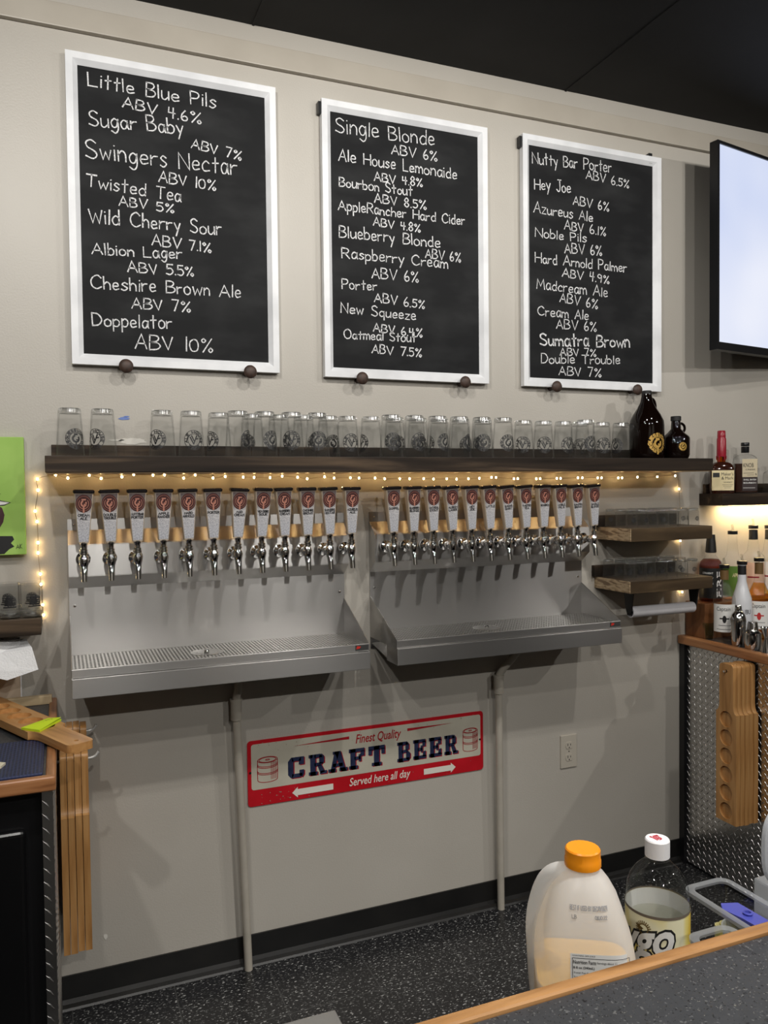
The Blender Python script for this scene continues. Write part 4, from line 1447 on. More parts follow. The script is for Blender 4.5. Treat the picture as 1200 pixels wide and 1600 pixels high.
def bottle(cx, basey, y, zb, prof, label, glass, liq=None, group=None, n=36, sy=1.):
    """prof: (half width in picture px, height in px above the base)"""
    c = px_at(cx, basey, y)
    s = mpp(c)
    t = thing('liquor_bottle', label, 'bottle', (c.x, y, zb), group)
    P = [(0, zb)] + [(a * s, zb + h * s) for a, h in prof]
    bm = nb()
    lathe(bm, P, (c.x, y, 0), n)
    ob('glass_body', bm, glass, t, 50)
    if liq:
        lm, lh = liq
        bm = nb()
        Q = [(0, zb + .004)]
        for a, h in prof:
            if h < lh: Q.append((max(.001, a * s - .002), max(zb + .004, zb + h * s)))
        # close at the liquid level
        for (a, h), (a2, h2) in zip(prof, prof[1:]):
            if h <= lh <= h2 and h2 > h:
                q = a + (a2 - a) * (lh - h) / (h2 - h)
                Q.append((q * s - .002, zb + lh * s))
        Q.append((0, zb + lh * s))
        lathe(bm, Q, (c.x, y, 0), n)
        ob('liquid', bm, lm, t, 50)
    return t, c, s


# upper right shelf
RX0, RZ0, RZ1, RYF = 2.506, 1.508, 1.557, -.13
t = thing('liquor_shelf', 'dark wooden shelf at the right holding the whiskey bottles', 'shelf', (3.0, 0, RZ0))
ob('board', bx(RX0, 3.6, RYF, 0, RZ0, RZ1, bev=.0015), M['shelf'], t)
ob('back_cleat', bx(RX0 + .02, 3.6, -.02, 0, RZ1, RZ1 + .04), M['shelf'], t)


def square_bottle(t, c, zb, hw, hd, h, m, r=.008, sh=.03, neck=.012, name='glass_body'):
    bm = nb()
    lv = [(1, 0), (1, h)]
    rings = [[p + Vector((c.x, c.y, 0)) for p in rrect(hw - .002, hd - .002, r, zb)], [p + Vector((c.x, c.y, 0)) for p in rrect(hw, hd, r, zb + .003)]]
    rings.append([p + Vector((c.x, c.y, 0)) for p in rrect(hw, hd, r, zb + h)])
    for k in range(1, 6):
        q = k / 5
        e = 1 - (1 - math.cos(q * PI / 2)) if False else math.cos(q * PI / 2)
        a = neck + (hw - neck) * e
        b = neck + (hd - neck) * e
        rings.append([p + Vector((c.x, c.y, 0)) for p in rrect(a, b, min(a, b, r + (neck - r) * q) * .98, zb + h + sh * math.sin(q * PI / 2))])
    loft(bm, rings)
    return ob(name, bm, m, t, 40)


va = lambda c: -math.atan2(c.x, c.y - CAM.y)
# squat whiskey bottle with dripping red wax
c = px_at(1127, 771, -.077)
s = mpp(c)
t = thing('liquor_bottle', 'squat dark whiskey bottle with red wax over its neck and a cream label', 'bottle', (c.x, c.y, RZ1), 'bottles on the upper liquor shelf')
square_bottle(t, c, RZ1, .047, .032, 36 * s, M['whiskey'], .012, .036, .0165)
z1 = RZ1 + 36 * s + .035
bm = lathe(nb(), [(.0164, z1), (.0166, z1 + .012), (.0160, z1 + .05), (0, z1 + .05)], (c.x, c.y, 0), 24)
ob('neck', bm, M['whiskeyl'], t, 50)
zt = RZ1 + 98 * s
bm = lathe(nb(), [(.0185, z1 + .022), (.0190, z1 + .030), (.0184, zt - .034), (.0160, zt - .030), (.0166, zt - .026), (.0156, zt - .002), (.013, zt), (0, zt)], (c.x, c.y, 0), 24)
for k, (a, l) in enumerate(((.5, .016), (-.7, .022), (1.6, .012), (2.6, .02), (-1.8, .014), (-2.8, .02))):
    q = Vector((c.x + .0178 * math.sin(a), c.y - .0178 * math.cos(a), 0))
    tube(bm, [q + Vector((0, 0, z1 + .026)), q + Vector((0, 0, z1 + .024 - l * .6)), q + Vector((0, 0, z1 + .022 - l))], [.003, .0028, .0016], 8)
ob('wax_seal', bm, M['waxred'], t, 50)
yl = c.y - .0326
bm = nb()
lz0, lz1 = RZ1 + 5 * s, RZ1 + 36 * s
fn = lambda u, v: Vector((c.x - .043 + u, yl, lz0 + v))
lw, lh = .086, lz1 - lz0
rect2(bm, 0, lw, 0, lh, fn)
l = ob('label', bm, M['labcream'], t)
bm = nb()
fn = lambda u, v: Vector((c.x - .043 + u, yl - .0005, lz0 + v))
put(bm, ftext("Maker's", .046, .013), fn, .037, lh * .74)
put(bm, ftext("Mark", .032, .012), fn, .052, lh * .54)
put(bm, ftext("&", .010, .012), fn, .037, lh * .54)
put(bm, ftext("WHISKY", .034, .006), fn, .045, lh * .37)
for k in range(3):
    rect2(bm, .04 + .004 * k, .082 - .004 * k, lh * (.28 - .08 * k), lh * (.285 - .08 * k) + .0008, fn)
rect2(bm, .004, .030, lh * .66, lh * .88, fn)
ob('lettering', bm, M['ink'], l)
t.rotation_euler.z = va(c) * .75

# flat-sided bourbon bottle
c = px_at(1164, 771, -.072)
s = mpp(c)
t = thing('liquor_bottle', 'flat square-shouldered bourbon bottle with black cap and tan label', 'bottle', (c.x, c.y, RZ1), 'bottles on the upper liquor shelf')
square_bottle(t, c, RZ1, .046, .026, 50 * s, M['glass'], .008, .028, .0135)
bm = nb()
loft(bm, [[p + Vector((c.x, c.y, 0)) for p in rrect(.044, .024, .007, RZ1 + h)] for h in (.004, 46 * s)])
ob('liquid', bm, M['whiskey'], t, 40)
z1 = RZ1 + 50 * s + .027
xn = c.x - .008
ob('neck', lathe(nb(), [(.0135, z1), (.0135, z1 + .022), (0, z1 + .022)], (c.x, c.y, 0), 24), M['glass'], t, 50)
ob('neck_band', lathe(nb(), [(.0155, z1 + .008), (.0160, z1 + .009), (.0160, z1 + .034), (0, z1 + .034)], (c.x, c.y, 0), 24), M['black'], t, 40)
ob('cap', lathe(nb(), [(0, z1 + .036), (.0160, z1 + .036), (.0168, z1 + .038), (.0168, z1 + .049), (.0155, z1 + .051), (0, z1 + .051)], (c.x, c.y, 0), 24), M['black'], t, 40)
yl = c.y - .0268
bm = nb()
fn = lambda u, v: Vector((c.x - .016 + u, yl, RZ1 + v))
rect2(bm, 0, .059, 25 * s, 53 * s, fn)
l = ob('label', bm, M['labtan'], t)
bm = nb()
fn = lambda u, v: Vector((c.x - .016 + u, yl - .0006, RZ1 + v))
put(bm, ftext('KNOB', .040, .018), fn, .004, 40 * s)
put(bm, ftext('CREEK', .040, .006), fn, .012, 35.5 * s)
put(bm, ftext('9', None, .010), fn, .050, 27 * s)
for k in range(2):
    rect2(bm, .005 + .014 * k, .046, (31 - 3 * k) * s, (31.5 - 3 * k) * s, fn)
ob('lettering', bm, M['ink'], l)
bm = nb()
fn = lambda u, v: Vector((c.x - .016 + u, yl, RZ1 + v))
rect2(bm, 0, .059, 4 * s, 24.5 * s, fn)
l = ob('lower_label', bm, M['labdark'], t)
bm = nb()
fn = lambda u, v: Vector((c.x - .016 + u, yl - .0006, RZ1 + v))
for k, wd in enumerate(('SMALL BATCH', 'BOURBON')):
    stext(bm, wd, .048, .0052, .0006, fn, .005, (20 - 5 * k) * s)
rect2(bm, .003, .05, 8 * s, 8.6 * s, fn)
ob('lettering', bm, M['labwhite'], l)
t.rotation_euler.z = va(c) * .75

# ribbed cut-glass bottle at the frame's edge
c = px_at(1207, 771, -.06)
s = mpp(c)
t = thing('liquor_bottle', 'ribbed clear glass bottle with black pour spout on the upper liquor shelf', 'bottle', (c.x, c.y, RZ1), 'bottles on the upper liquor shelf')
bm = nb()
rings = []
for r0, h in ((.036, 0), (.038, .003), (.036, .02), (.037, .07), (.034, .085), (.014, .1), (.0125, .12)):
    rings.append([Vector((c.x + (r0 + .0016 * (k % 2) * (r0 > .03)) * math.cos(2 * PI * k / 40), c.y + (r0 + .0016 * (k % 2) * (r0 > .03)) * math.sin(2 * PI * k / 40), RZ1 + h)) for k in range(40)])
loft(bm, rings)
ob('glass_body', bm, M['glass'], t, 30)
patch(t, c, .0388, -.35, .9, RZ1 + .012, RZ1 + .062, mat('yellow_label', (.75, .62, .12), .5))
pourer(t, c, RZ1 + .116, .0155)

# warm light strip under the liquor shelf
t = thing('light_strip', 'warm light strip fixed under the liquor shelf, above the bottles', 'light strip', (3.0, -.037, RZ0))
ob('housing', bx(2.60, 3.5, -.050, -.024, RZ0 - .002, RZ0), M['white'], t)
ob('diffuser', bx(2.605, 3.495, -.048, -.026, RZ0 - .003, RZ0 - .002), emit('warm_strip', (1, .72, .36), 75), t)

# counter at the right
CX = 2.385
CZ = .967
t = thing('side_counter', 'counter at the right with a tread plate side, black corner strip and oak edge', 'counter', (2.9, -.6, 0))
bm = bx(CX + .03, 3.4, -1.2, -.004, 0, CZ - .032)
ob('cabinet', bm, M['black'], t)
ob('worktop', bx(CX + .036, 3.42, -1.22, -.004, CZ - .03, CZ - .004), M['bartop'], t)
ob('oak_edge', bx(CX, CX + .036, -1.22, -.004, CZ - .036, CZ, bev=.008, seg=3), M['oaky'], t)
ob('corner_strip', bx(CX + .012, CX + .03, -.032, -.004, 0, CZ - .036), M['black'], t)


def tread(bm, fn, u0, u1, v0, v1, step=.0305, ln=.0125, wd=.0025, hgt=.0015):
    """raised lozenges in the usual basket pattern; fn(u, v, height)"""
    rect = [(u0, v0), (u1, v0), (u1, v1), (u0, v1)]
    bm.faces.new([bm.verts.new(fn(u, v, 0)) for u, v in rect])
    nu, nv = int((u1 - u0) / step * 2), int((v1 - v0) / step * 2)
    for i in range(nu):
        for j in range(nv):
            if (i + j) % 2: continue
            cu, cv = u0 + (i + .5) * step / 2, v0 + (j + .5) * step / 2
            a = R(48) if i % 2 else R(-48)
            du, dv = math.cos(a), math.sin(a)
            P = lambda l, w_, h: bm.verts.new(fn(cu + du * l - dv * w_, cv + dv * l + du * w_, h))
            a1, a2, b1, b2, r1_, r2_ = P(-ln, 0, .0001), P(ln, 0, .0001), P(0, -wd, .0001), P(0, wd, .0001), P(-ln * .55, 0, hgt), P(ln * .55, 0, hgt)
            for f in ((a1, b1, r1_), (a1, r1_, b2), (a2, r2_, b1), (a2, b2, r2_), (r1_, b1, r2_), (r1_, r2_, b2)):
                bm.faces.new(f)
    bmesh.ops.recalc_face_normals(bm, faces=bm.faces)


bm = nb()
xp = CX + .028
tread(bm, lambda u, v, h: Vector((xp - h, -u, v)), .032, .9, .012, CZ - .036)
for f in bm.faces:
    if f.normal.x > 0: f.normal_flip()
ob('tread_plate', bm, M['plate'], t)

# stepped riser for the back row
t = thing('bottle_riser', 'reddish brown wooden bottle riser standing on the right counter', 'riser', (2.9, -.06, CZ - .004))
ob('block', bx(CX + .042, 3.3, -.115, -.006, CZ - .004, 1.108, bev=.003), M['oakdark'], t)
ZR = 1.108
# bottles on the riser
t, c, s = bottle(1110.6, 935, -.062, ZR, [(16, 0), (17.3, 2), (17.3, 56), (15.5, 62), (10, 68), (7.2, 72), (6.6, 79), (6.6, 82)], 'amber whiskey bottle with black label and black cap, left end of riser',
                 M['glass'], (M['amberl'], 66), 'bottles on the wooden riser')
ob('cap', lathe(nb(), [(7.2 * s, ZR + 76 * s), (8.4 * s, ZR + 77 * s), (7.4 * s, ZR + 90 * s), (6.6 * s, ZR + 96 * s), (6.2 * s, ZR + 104 * s), (0, ZR + 104 * s)], (c.x, c.y, 0), 24), M['labblack'], t, 40)


def fire(bm, fn):
    for p in ftext('FIRE', 40 * s, 9 * s, 0, .02):
        poly2(bm, [(17.3 * s * (.75 + va(c)) + 4.5 * s - q, ZR + 8 * s + u) for u, q in p], fn)
    for k in range(3):
        stext(bm, ('STRAIGHT', 'WHISKEY', 'BOURBON')[k], 16 * s, 2.6 * s, .0006, fn, 17.3 * s * (-.75 + va(c)), ZR + (44 - 8 * k) * s)


patch(t, c, 17.3 * s, -1.3 + va(c), 1.35 + va(c), ZR + 6 * s, ZR + 53 * s, M['labblack'], 'label', fire, M['whiteprint'])

for cx, base, top, hw_, nw, lab, lm, nm in (
        (1144.5, 938, 829, 15.5, 6.6, 'clear bottle with a green label and pour spout, second from the left on the riser', 'labgreen', 'n'),
        (1176.7, 938, 823, 17, 6.5, 'clear bottle with peach label and dark neck band, third from the left on the riser', 'labpeach', 'b'),
        (1202, 938, 825, 15, 6.6, 'clear bottle with dark neck band, cut off by the right frame edge on the riser', 'labwhite', 'b')):
    H = base - top - 7
    t, c, s = bottle(cx, base, -.06, ZR, [(hw_ - 1, 0), (hw_, 2), (hw_, H * .55), (hw_ * .93, H * .60), (nw * 1.4, H * .67), (nw * 1.15, H * .78), (nw * .85, H), (0, H)], lab, M['glass'], None, 'bottles on the wooden riser')

    def tx(bm, fn, c=c, s=s, hw_=hw_):
        stext(bm, 'APPLE', 14 * s, 5 * s, .001, fn, hw_ * s * (.0 + va(c)), ZR + H * .36 * s) if lm == 'labgreen' else rect2(bm, hw_ * s * (-.5 + va(c)), hw_ * s * (.5 + va(c)), ZR + H * .3 * s, ZR + H * .32 * s, fn, 4)
    patch(t, c, hw_ * s, -1.1 + va(c), 1.1 + va(c), ZR + 6 * s, ZR + H * .52 * s, M[lm], 'label', tx, M['labcream'] if lm == 'labgreen' else M['waxred'])
    if nm == 'b':
        ob('neck_band', lathe(nb(), [(nw * 1.02 * s, ZR + H * .84 * s), (nw * .98 * s, ZR + H * .98 * s)], (c.x, c.y, 0), 24), M['labblack'], t, 40)
    pourer(t, c, ZR + H * s - .001, nw * 1.12 * s)

# front row on the counter
Z0 = CZ - .004
fr = []
for cx, base, y, hw_, prof, lab, gl, lq, nk, neckm in (
        (1131.5, 1003, -.19, 16.2, [(15, 0), (16.2, 2), (16.2, 62), (15.5, 70), (12, 80), (7.5, 90), (6, 98), (5.8, 116), (0, 116)], 'clear rum bottle with white label and a little gold liquor, behind the cocktail shaker', 'glass', None, (98, 113), 'neckbrown'),
        (1159, 1006, -.20, 14.8, [(14, 0), (14.8, 2), (14.8, 58), (14, 68), (9.5, 82), (6.5, 94), (6, 106), (6, 120), (0, 120)], 'frosted white bottle with black neck band and pour spout on the right counter', 'frost', None, (104, 118), 'labblack'),
        (1185.5, 1008, -.20, 17, [(16, 0), (17, 2), (17, 62), (16, 70), (11, 82), (7, 92), (6, 100), (6, 122), (0, 122)], 'gold rum bottle with white label showing a red figure, behind the steel jigger', 'glass', (M['goldl'], 88), (102, 119), 'neckbrown')):
    t, c, s = bottle(cx, base, y, Z0, prof, lab, M[gl], lq, 'front bottles on the right counter')
    ob('neck_label', lathe(nb(), [(6.25 * s, Z0 + nk[0] * s), (6.2 * s, Z0 + nk[1] * s)], (c.x, c.y, 0), 24), M[neckm], t, 40)
    pourer(t, c, Z0 + prof[-1][1] * s - .001, 7.6 * s)
    if gl == 'glass':
        def cap_(bm, fn, s=s, c=c, hw_=hw_):
            for p in ftext('Captain', 21 * s, 8 * s, 0, 0, .003): poly2(bm, [(hw_ * s * va(c) - 12 * s + u, Z0 + 49 * s + v) for u, v in p], fn)
            rect2(bm, hw_ * s * va(c) - 9 * s, hw_ * s * va(c) + 9 * s, Z0 + 28 * s, Z0 + 28.7 * s, fn, 6)
            rect2(bm, hw_ * s * va(c) - 12 * s, hw_ * s * va(c) + 12 * s, Z0 + 22 * s, Z0 + 22.7 * s, fn, 6)
        l = patch(t, c, hw_ * s, -1.15 + va(c), 1.15 + va(c), Z0 + 18 * s, Z0 + 61 * s, M['labwhite'], 'label', cap_)
        bm = nb()
        fn = cylfn((c.x, c.y, 0), hw_ * s + .0011)
        disc2(bm, 3 * s, fn, hw_ * s * va(c), Z0 + 38 * s, 10, 6 * s)
        rect2(bm, hw_ * s * va(c) - 7 * s, hw_ * s * va(c) + 7 * s, Z0 + 38 * s, Z0 + 40 * s, fn, 4)
        ob('figure_print', bm, M['redprint'] if lq else M['ink'], l)
    else:
        bm = nb()
        fn = cylfn((c.x, c.y, 0), hw_ * s + .0008)
        for p in ftext('MALIBU', 24 * s, 7 * s, 0, 0, .003): poly2(bm, [(hw_ * s * va(c) - 10 * s + u, Z0 + 44 * s + v) for u, v in p], fn)
        ob('lettering', bm, M['ink'], t)
bm = nb()
# a little gold liquor in the nearly empty rum bottle stays at its foot
M['steelbar'] = mat('shaker_steel', (.62, .61, .60), .12, 1.)
c = at(1147, 1008, 2, Z0)
s = mpp(c)
c.y -= .02
t = thing('cocktail_shaker', 'steel cocktail shaker with domed strainer lid on the right counter', 'shaker', (c.x, c.y, Z0))
ob('cup', lathe(nb(), [(0, Z0), (9.2 * s, Z0), (10 * s, Z0 + 2 * s), (11.3 * s, Z0 + 36 * s), (11.3 * s, Z0 + 38 * s), (0, Z0 + 38 * s)], (c.x, c.y, 0), 32), M['steelbar'], t, 40)
ob('strainer_lid', lathe(nb(), [(11.6 * s, Z0 + 38 * s), (11.6 * s, Z0 + 42 * s), (10 * s, Z0 + 49 * s), (6.6 * s, Z0 + 54 * s), (5.2 * s, Z0 + 55 * s), (0, Z0 + 55 * s)], (c.x, c.y, 0), 32), M['steelbar'], t, 40)
ob('cap', lathe(nb(), [(5 * s, Z0 + 55 * s), (5.2 * s, Z0 + 56 * s), (5.0 * s, Z0 + 62 * s), (4 * s, Z0 + 64 * s), (0, Z0 + 64 * s)], (c.x, c.y, 0), 24), M['steelbar'], t, 40)
c = at(1176, 1015, 2, Z0)
s = mpp(c)
t = thing('cocktail_shaker', 'short rounded steel shaker with a ringed top, right of the tall shaker', 'shaker', (c.x, c.y, Z0))
ob('cup', lathe(nb(), [(0, Z0), (10 * s, Z0), (12 * s, Z0 + 3 * s), (13 * s, Z0 + 16 * s), (12.4 * s, Z0 + 24 * s), (0, Z0 + 24 * s)], (c.x, c.y, 0), 32), M['steelbar'], t, 40)
ob('ringed_top', lathe(nb(), [(12.6 * s, Z0 + 24 * s), (12.8 * s, Z0 + 27 * s), (9 * s, Z0 + 30 * s), (8 * s, Z0 + 33 * s), (7 * s, Z0 + 42 * s), (6.2 * s, Z0 + 44 * s), (0, Z0 + 44 * s)], (c.x, c.y, 0), 32), M['steelbar'], t, 40)
c = at(1197, 1021, 2, Z0)
s = mpp(c)
bm = lathe(nb(), [(0, Z0), (7.4 * s, Z0), (7 * s, Z0 + 4 * s), (2.4 * s, Z0 + 22 * s), (2.4 * s, Z0 + 25 * s), (8.8 * s, Z0 + 41 * s), (8.4 * s, Z0 + 41 * s), (2 * s, Z0 + 27 * s), (0, Z0 + 26 * s)], (c.x, c.y, 0), 28)
tag(ob('jigger', bm, M['steelbar'], None, 40, loc=(c.x, c.y, Z0)), 'hourglass steel jigger at the right edge of the photo on the counter', 'jigger')
c = at(1124, 1001, 2, Z0)
s = mpp(c)
c.y += .05
bm = lathe(nb(), [(0, Z0 + .003), (7.5 * s, Z0 + .003), (7.8 * s, Z0), (9 * s, Z0 + 26 * s), (8.5 * s, Z0 + 26 * s), (7.2 * s, Z0 + 6 * s), (0, Z0 + 5 * s)], (c.x - .01, c.y + .002, 0), 28)
tag(ob('tumbler', bm, glassy('greenish_glass', (.72, .80, .72), (.4, .47, .4)), None, 40, loc=(c.x - .01, c.y + .002, Z0)), 'small greenish glass tumbler beside the riser, left of the shaker', 'glass')
for k, (gx, gy, hgt, lab) in enumerate(((1168, 1010, 40, 'narrow clear shot measure standing behind the short round shaker'), (1183, 1012, 34, 'short clear shot measure beside the jigger, behind the shakers'))):
    c = at(gx, gy, 2, Z0)
    s = mpp(c)
    c.y += .055
    bm = lathe(nb(), [(0, Z0), (5 * s, Z0), (6.5 * s, Z0 + hgt * s), (6 * s, Z0 + hgt * s), (4.4 * s, Z0 + 4 * s), (0, Z0 + 4 * s)], (c.x + .012, c.y, 0), 24)
    tag(ob('shot_measure', bm, M['glass'], None, 40, loc=(c.x + .012, c.y, Z0)), lab, 'glass')

# ------------------------------------------------------------------ flight paddles
PL, PW, PT = .60, .098, .0215


def paddle_outline():
    h, nl = PW / 2, .15
    nw = .033
    pts = [(-h, 0), (h, 0), (h, PL - nl - .035)]
    for k in range(1, 7):                                # shoulder curve into the neck
        q = k / 6
        pts.append((h - (h - nw) * (1 - math.cos(q * PI / 2)) if False else nw + (h - nw) * (1 - math.sin(q * PI / 2)), PL - nl - .035 + .035 * (1 - math.cos(q * PI / 2))))
    top = []
    r = .014
    for cx, a0 in ((nw - r, 0), (-nw + r, PI / 2)):
        for k in range(5):
            a = a0 + PI / 2 * k / 4
            top.append((cx + r * math.cos(a), PL - r + r * math.sin(a)))
    left = [(-u, v) for u, v in pts[2:]][::-1]
    return pts + top + left


def paddle_mesh():
    """flat board in the u (width), v (length) plane, thickness along +x: front face (with wells) at x = 0"""
    bm = nb()
    P = paddle_outline()
    n = len(P)
    F = [bm.verts.new((0, u, v)) for u, v in P]
    B = [bm.verts.new((PT, u, v)) for u, v in P]
    for k in range(n):
        bm.faces.new((F[k], F[(k + 1) % n], B[(k + 1) % n], B[k]))
    bm.faces.new(B)
    edges = [bm.edges.get((F[k], F[(k + 1) % n])) for k in range(n)]
    holes = [(0, .043 + .0695 * k, .0305) for k in range(6)] + [(0, PL - .028, .006)]
    for cu, cv, r in holes:
        m_ = 24 if r > .01 else 12
        a = [bm.verts.new((0, cu + r * math.cos(2 * PI * k / m_), cv + r * math.sin(2 * PI * k / m_))) for k in range(m_)]
        d = .011 if r > .01 else .02
        b = [bm.verts.new((d, cu + r * math.cos(2 * PI * k / m_), cv + r * math.sin(2 * PI * k / m_))) for k in range(m_)]
        for k in range(m_):
            bm.faces.new((a[k], b[k], b[(k + 1) % m_], a[(k + 1) % m_]))
        bm.faces.new(b)
        for k in range(m_):
            edges.append(bm.edges.get((a[k], a[(k + 1) % m_])))
    bmesh.ops.triangle_fill(bm, edges=edges, use_beauty=True)
    bmesh.ops.recalc_face_normals(bm, faces=bm.faces)
    return bm


pad0 = None


def paddle(label, group):
    global pad0
    if pad0 is None:
        pad0 = o = ob('flight_paddle', paddle_mesh(), M['oakz'], None, 35, world=False)
    else:
        o = pad0.copy()
        COL.objects.link(o)
    return tag(o, label, 'serving paddle', group)


for k in range(5):
    o = paddle('oak flight paddle on the right tread plate, %s in its stack from the left' % NUM[k], 'paddles hanging on the right counter')
    o.location = (2.296 + k * (PT + .0006), -.356 + random.uniform(-.002, .002), .324 + random.uniform(-.003, .003))
    o.scale.x = .93
bm = nb()
tube(bm, [(2.418, -.356, .896), (2.285, -.356, .896)], .004, 10)
tag(ob('hanging_peg', bm, M['chrome'], None, 50, loc=(2.40, -.356, .896)), 'thin metal peg through the paddles on the right tread plate', 'peg')

# ------------------------------------------------------------------ left counter with fridge, mat and paddles
LX, LYF = -.0225, -.735
t = thing('back_counter', 'counter at the left with an oak edge and a tread plate end', 'counter', (-.7, -.37, 0))
ob('worktop', bx(-1.6, LX - .022, LYF + .022, -.004, CZ - .03, CZ - .002), M['bartop'], t)
ob('oak_edge', bx(LX - .022, LX, LYF + .01, -.004, CZ - .030, CZ + .003, bev=.007, seg=3), M['oaky'], t)
ob('front_oak_edge', bx(-1.6, LX - .0005, LYF, LYF + .0225, CZ - .030, CZ + .003, bev=.007, seg=3), M['oakred'], t)
ob('end_wall', bx(LX - .030, LX - .008, LYF + .022, -.004, 0, CZ - .031), M['black'], t)
bm = nb()
tread(bm, lambda u, v, h: Vector((LX - .0075 + h, -u, v)), .01, -LYF - .022, .012, CZ - .034)
ob('tread_plate', bm, M['plate'], t)
bm = nb()
tread(bm, lambda u, v, h: Vector((u, LYF + .0215 - h, v)), LX - .0305, LX - .0078, .012, CZ - .034)
ob('tread_edge', bm, M['plate'], t)
t = thing('bar_fridge', 'black under-counter fridge with two drawer fronts below the left counter', 'fridge', (-.5, -.4, 0))
ob('body', bx(-1.2, LX - .031, LYF + .05, -.05, 0, CZ - .034), M['black'], t)
for z0, z1 in ((.30, .845), (.05, .28)):
    bm = bx(-1.15, LX - .066, LYF + .03, LYF + .05, z0, z1, bev=.01, seg=3)
    ob('door', bm, mat('fridge_black', (.004, .004, .0045), .28), t)

# mat on the left counter
m = M['mat'] = mat('navy_rubber', (.018, .026, .075), .5)
N, L, b_ = nodes(m)
tc = N.new('ShaderNodeTexCoord'); vo = N.new('ShaderNodeTexVoronoi'); vo.inputs['Scale'].default_value = 130; vo.inputs['Randomness'].default_value = 0
L.new(tc.outputs['Object'], vo.inputs['Vector'])
cr = N.new('ShaderNodeValToRGB'); cr.color_ramp.elements[0].position = .3; cr.color_ramp.elements[0].color = (.006, .008, .022, 1); cr.color_ramp.elements[1].position = .42; cr.color_ramp.elements[1].color = (.026, .036, .098, 1)
L.new(vo.outputs['Distance'], cr.inputs[0]); L.new(cr.outputs[0], b_.inputs['Base Color'])
bp = N.new('ShaderNodeBump'); bp.inputs['Strength'].default_value = .8; bp.inputs['Distance'].default_value = .002
L.new(vo.outputs['Distance'], bp.inputs['Height']); L.new(bp.outputs[0], b_.inputs['Normal'])
ZL = CZ - .002
tag(ob('bar_mat', bx(-.6, -.050, -.706, -.44, ZL, ZL + .008, bev=.003), M['mat'], None, loc=(-.3, -.57, ZL)), 'navy blue dimpled rubber mat lying on the left counter', 'mat')
bm = nb()
q = at(0, 1197, 2, ZL + .01)
poly = [(q.x - .08, q.y - .02), (q.x + .003, q.y - .012), (q.x + .011, q.y + .012), (q.x - .0, q.y + .02), (q.x - .08, q.y + .012)]
prism(bm, poly, lambda u, v: Vector((u, v, ZL + .008)), lambda u, v: Vector((u, v, ZL + .013)))
tag(ob('scraper', bm, mat('ivory_plastic', (.72, .66, .5), .4), None, loc=(q.x, q.y, ZL + .008)), 'flat ivory plastic piece on the navy mat, at the left edge of the photo', 'scraper')
# paddle lying on the counter
pa, pb = at(145, 1163, 2, ZL + .035), at(2, 1116, 2, ZL + .035)
o = paddle('oak flight paddle lying on the left counter, its handle sticking out past the edge', 'loose paddle')
del o['group']
o.rotation_mode = 'QUATERNION'
e1 = at(122, 1156, 2, ZL + .03)
e0 = at(10, 1108, 2, ZL + .03)
dv = (e1 - e0); dv.z = 0; dv.normalize()
zz = Vector((0, 0, -1))                                   # local +x (thickness) points down
uu = dv.cross(zz)
o.rotation_quaternion = Matrix((zz, uu, dv)).transposed().to_quaternion()
tip = at(128, 1160, 2, ZL + .031)
o.location = tip - dv * PL
o.location.z = ZL + .0085 + PT
# sticky notes on the paddle
nc = at(64, 1132, 2, ZL + .034)
t = thing('sticky_notes', 'pad of bright yellow-green sticky notes on the lying oak paddle', 'notes', (nc.x, nc.y, ZL + .0085 + PT))
c4 = [at(*q, 2, ZL + .034) for q in ((33, 1138), (62, 1142), (96, 1124), (75, 1123))]
M['sticky'] = mat('yellow_green_paper', (.62, .80, .02), .7)
bm = nb()
zz0 = ZL + .0085 + PT + .0004
prism(bm, [(q.x, q.y) for q in c4], lambda u, v: Vector((u, v, zz0)), lambda u, v: Vector((u, v, zz0 + .005)))
ob('pad', bm, M['sticky'], t)
bm = nb()
bm.faces.new([bm.verts.new((q.x, q.y, zz0 + .0055 + (.004 if i in (2,) else 0))) for i, q in enumerate(c4)])
ob('top_sheet', bm, M['sticky'], t)
bm = nb()
eu = (c4[1] - c4[0]); ev = (c4[3] - c4[0]); eu.z = ev.z = 0
for k in range(5):
    a_ = Vector((c4[0].x, c4[0].y, zz0 + .0068)) + ev * (.55 + .08 * k) + eu * .25
    fn = lambda u, v: a_ + eu.normalized() * u + ev.normalized() * v + Vector((0, 0, .0004 * k))
    stext(bm, ('3 kegs', 'order', 'limes', 'cups', 'ice')[k][:3 + k % 3], .02, .004, .0004, fn, jit=.1)
ob('handwriting', bm, M['ink'], t)
# paddles hanging on the counter end
for row_, (yc, zb) in enumerate(((-.205, .300), (-.085, .345))):
    for k in range(4):
        o = paddle('oak flight paddle hanging edge-on, %s from the left counter in its %s stack' % (NUM[k], ('front', 'rear')[row_]), 'paddles hanging on the left counter')
        o.location = (LX + .004 + k * (PT + .0007) * .86, yc + random.uniform(-.002, .002), zb + random.uniform(-.003, .003))
        o.scale = (.81, 1, .93)
    bm = nb()
    zk = zb + .93 * (PL - .028)
    tube(bm, smooth_line([(LX - .005, yc, zk), (LX + .05, yc, zk), (LX + .093, yc, zk + .002), (LX + .108, yc, zk + .016)], 5), .0042, 10)
    tag(ob('hook', bm, M['hook'], None, 50, loc=(LX, yc, zk)), 'steel hook carrying the %s stack of paddles on the left counter end' % ('front', 'rear')[row_], 'hook')
# pale wooden strip along the wall
bm = bx(-.75, -.036, -.064, -.044, ZL, ZL + .026, bev=.002)
tag(ob('wooden_strip', bm, M['pale'], None, loc=(-.4, -.054, ZL)), 'pale wooden strip lying on the left counter along the wall', 'strip')

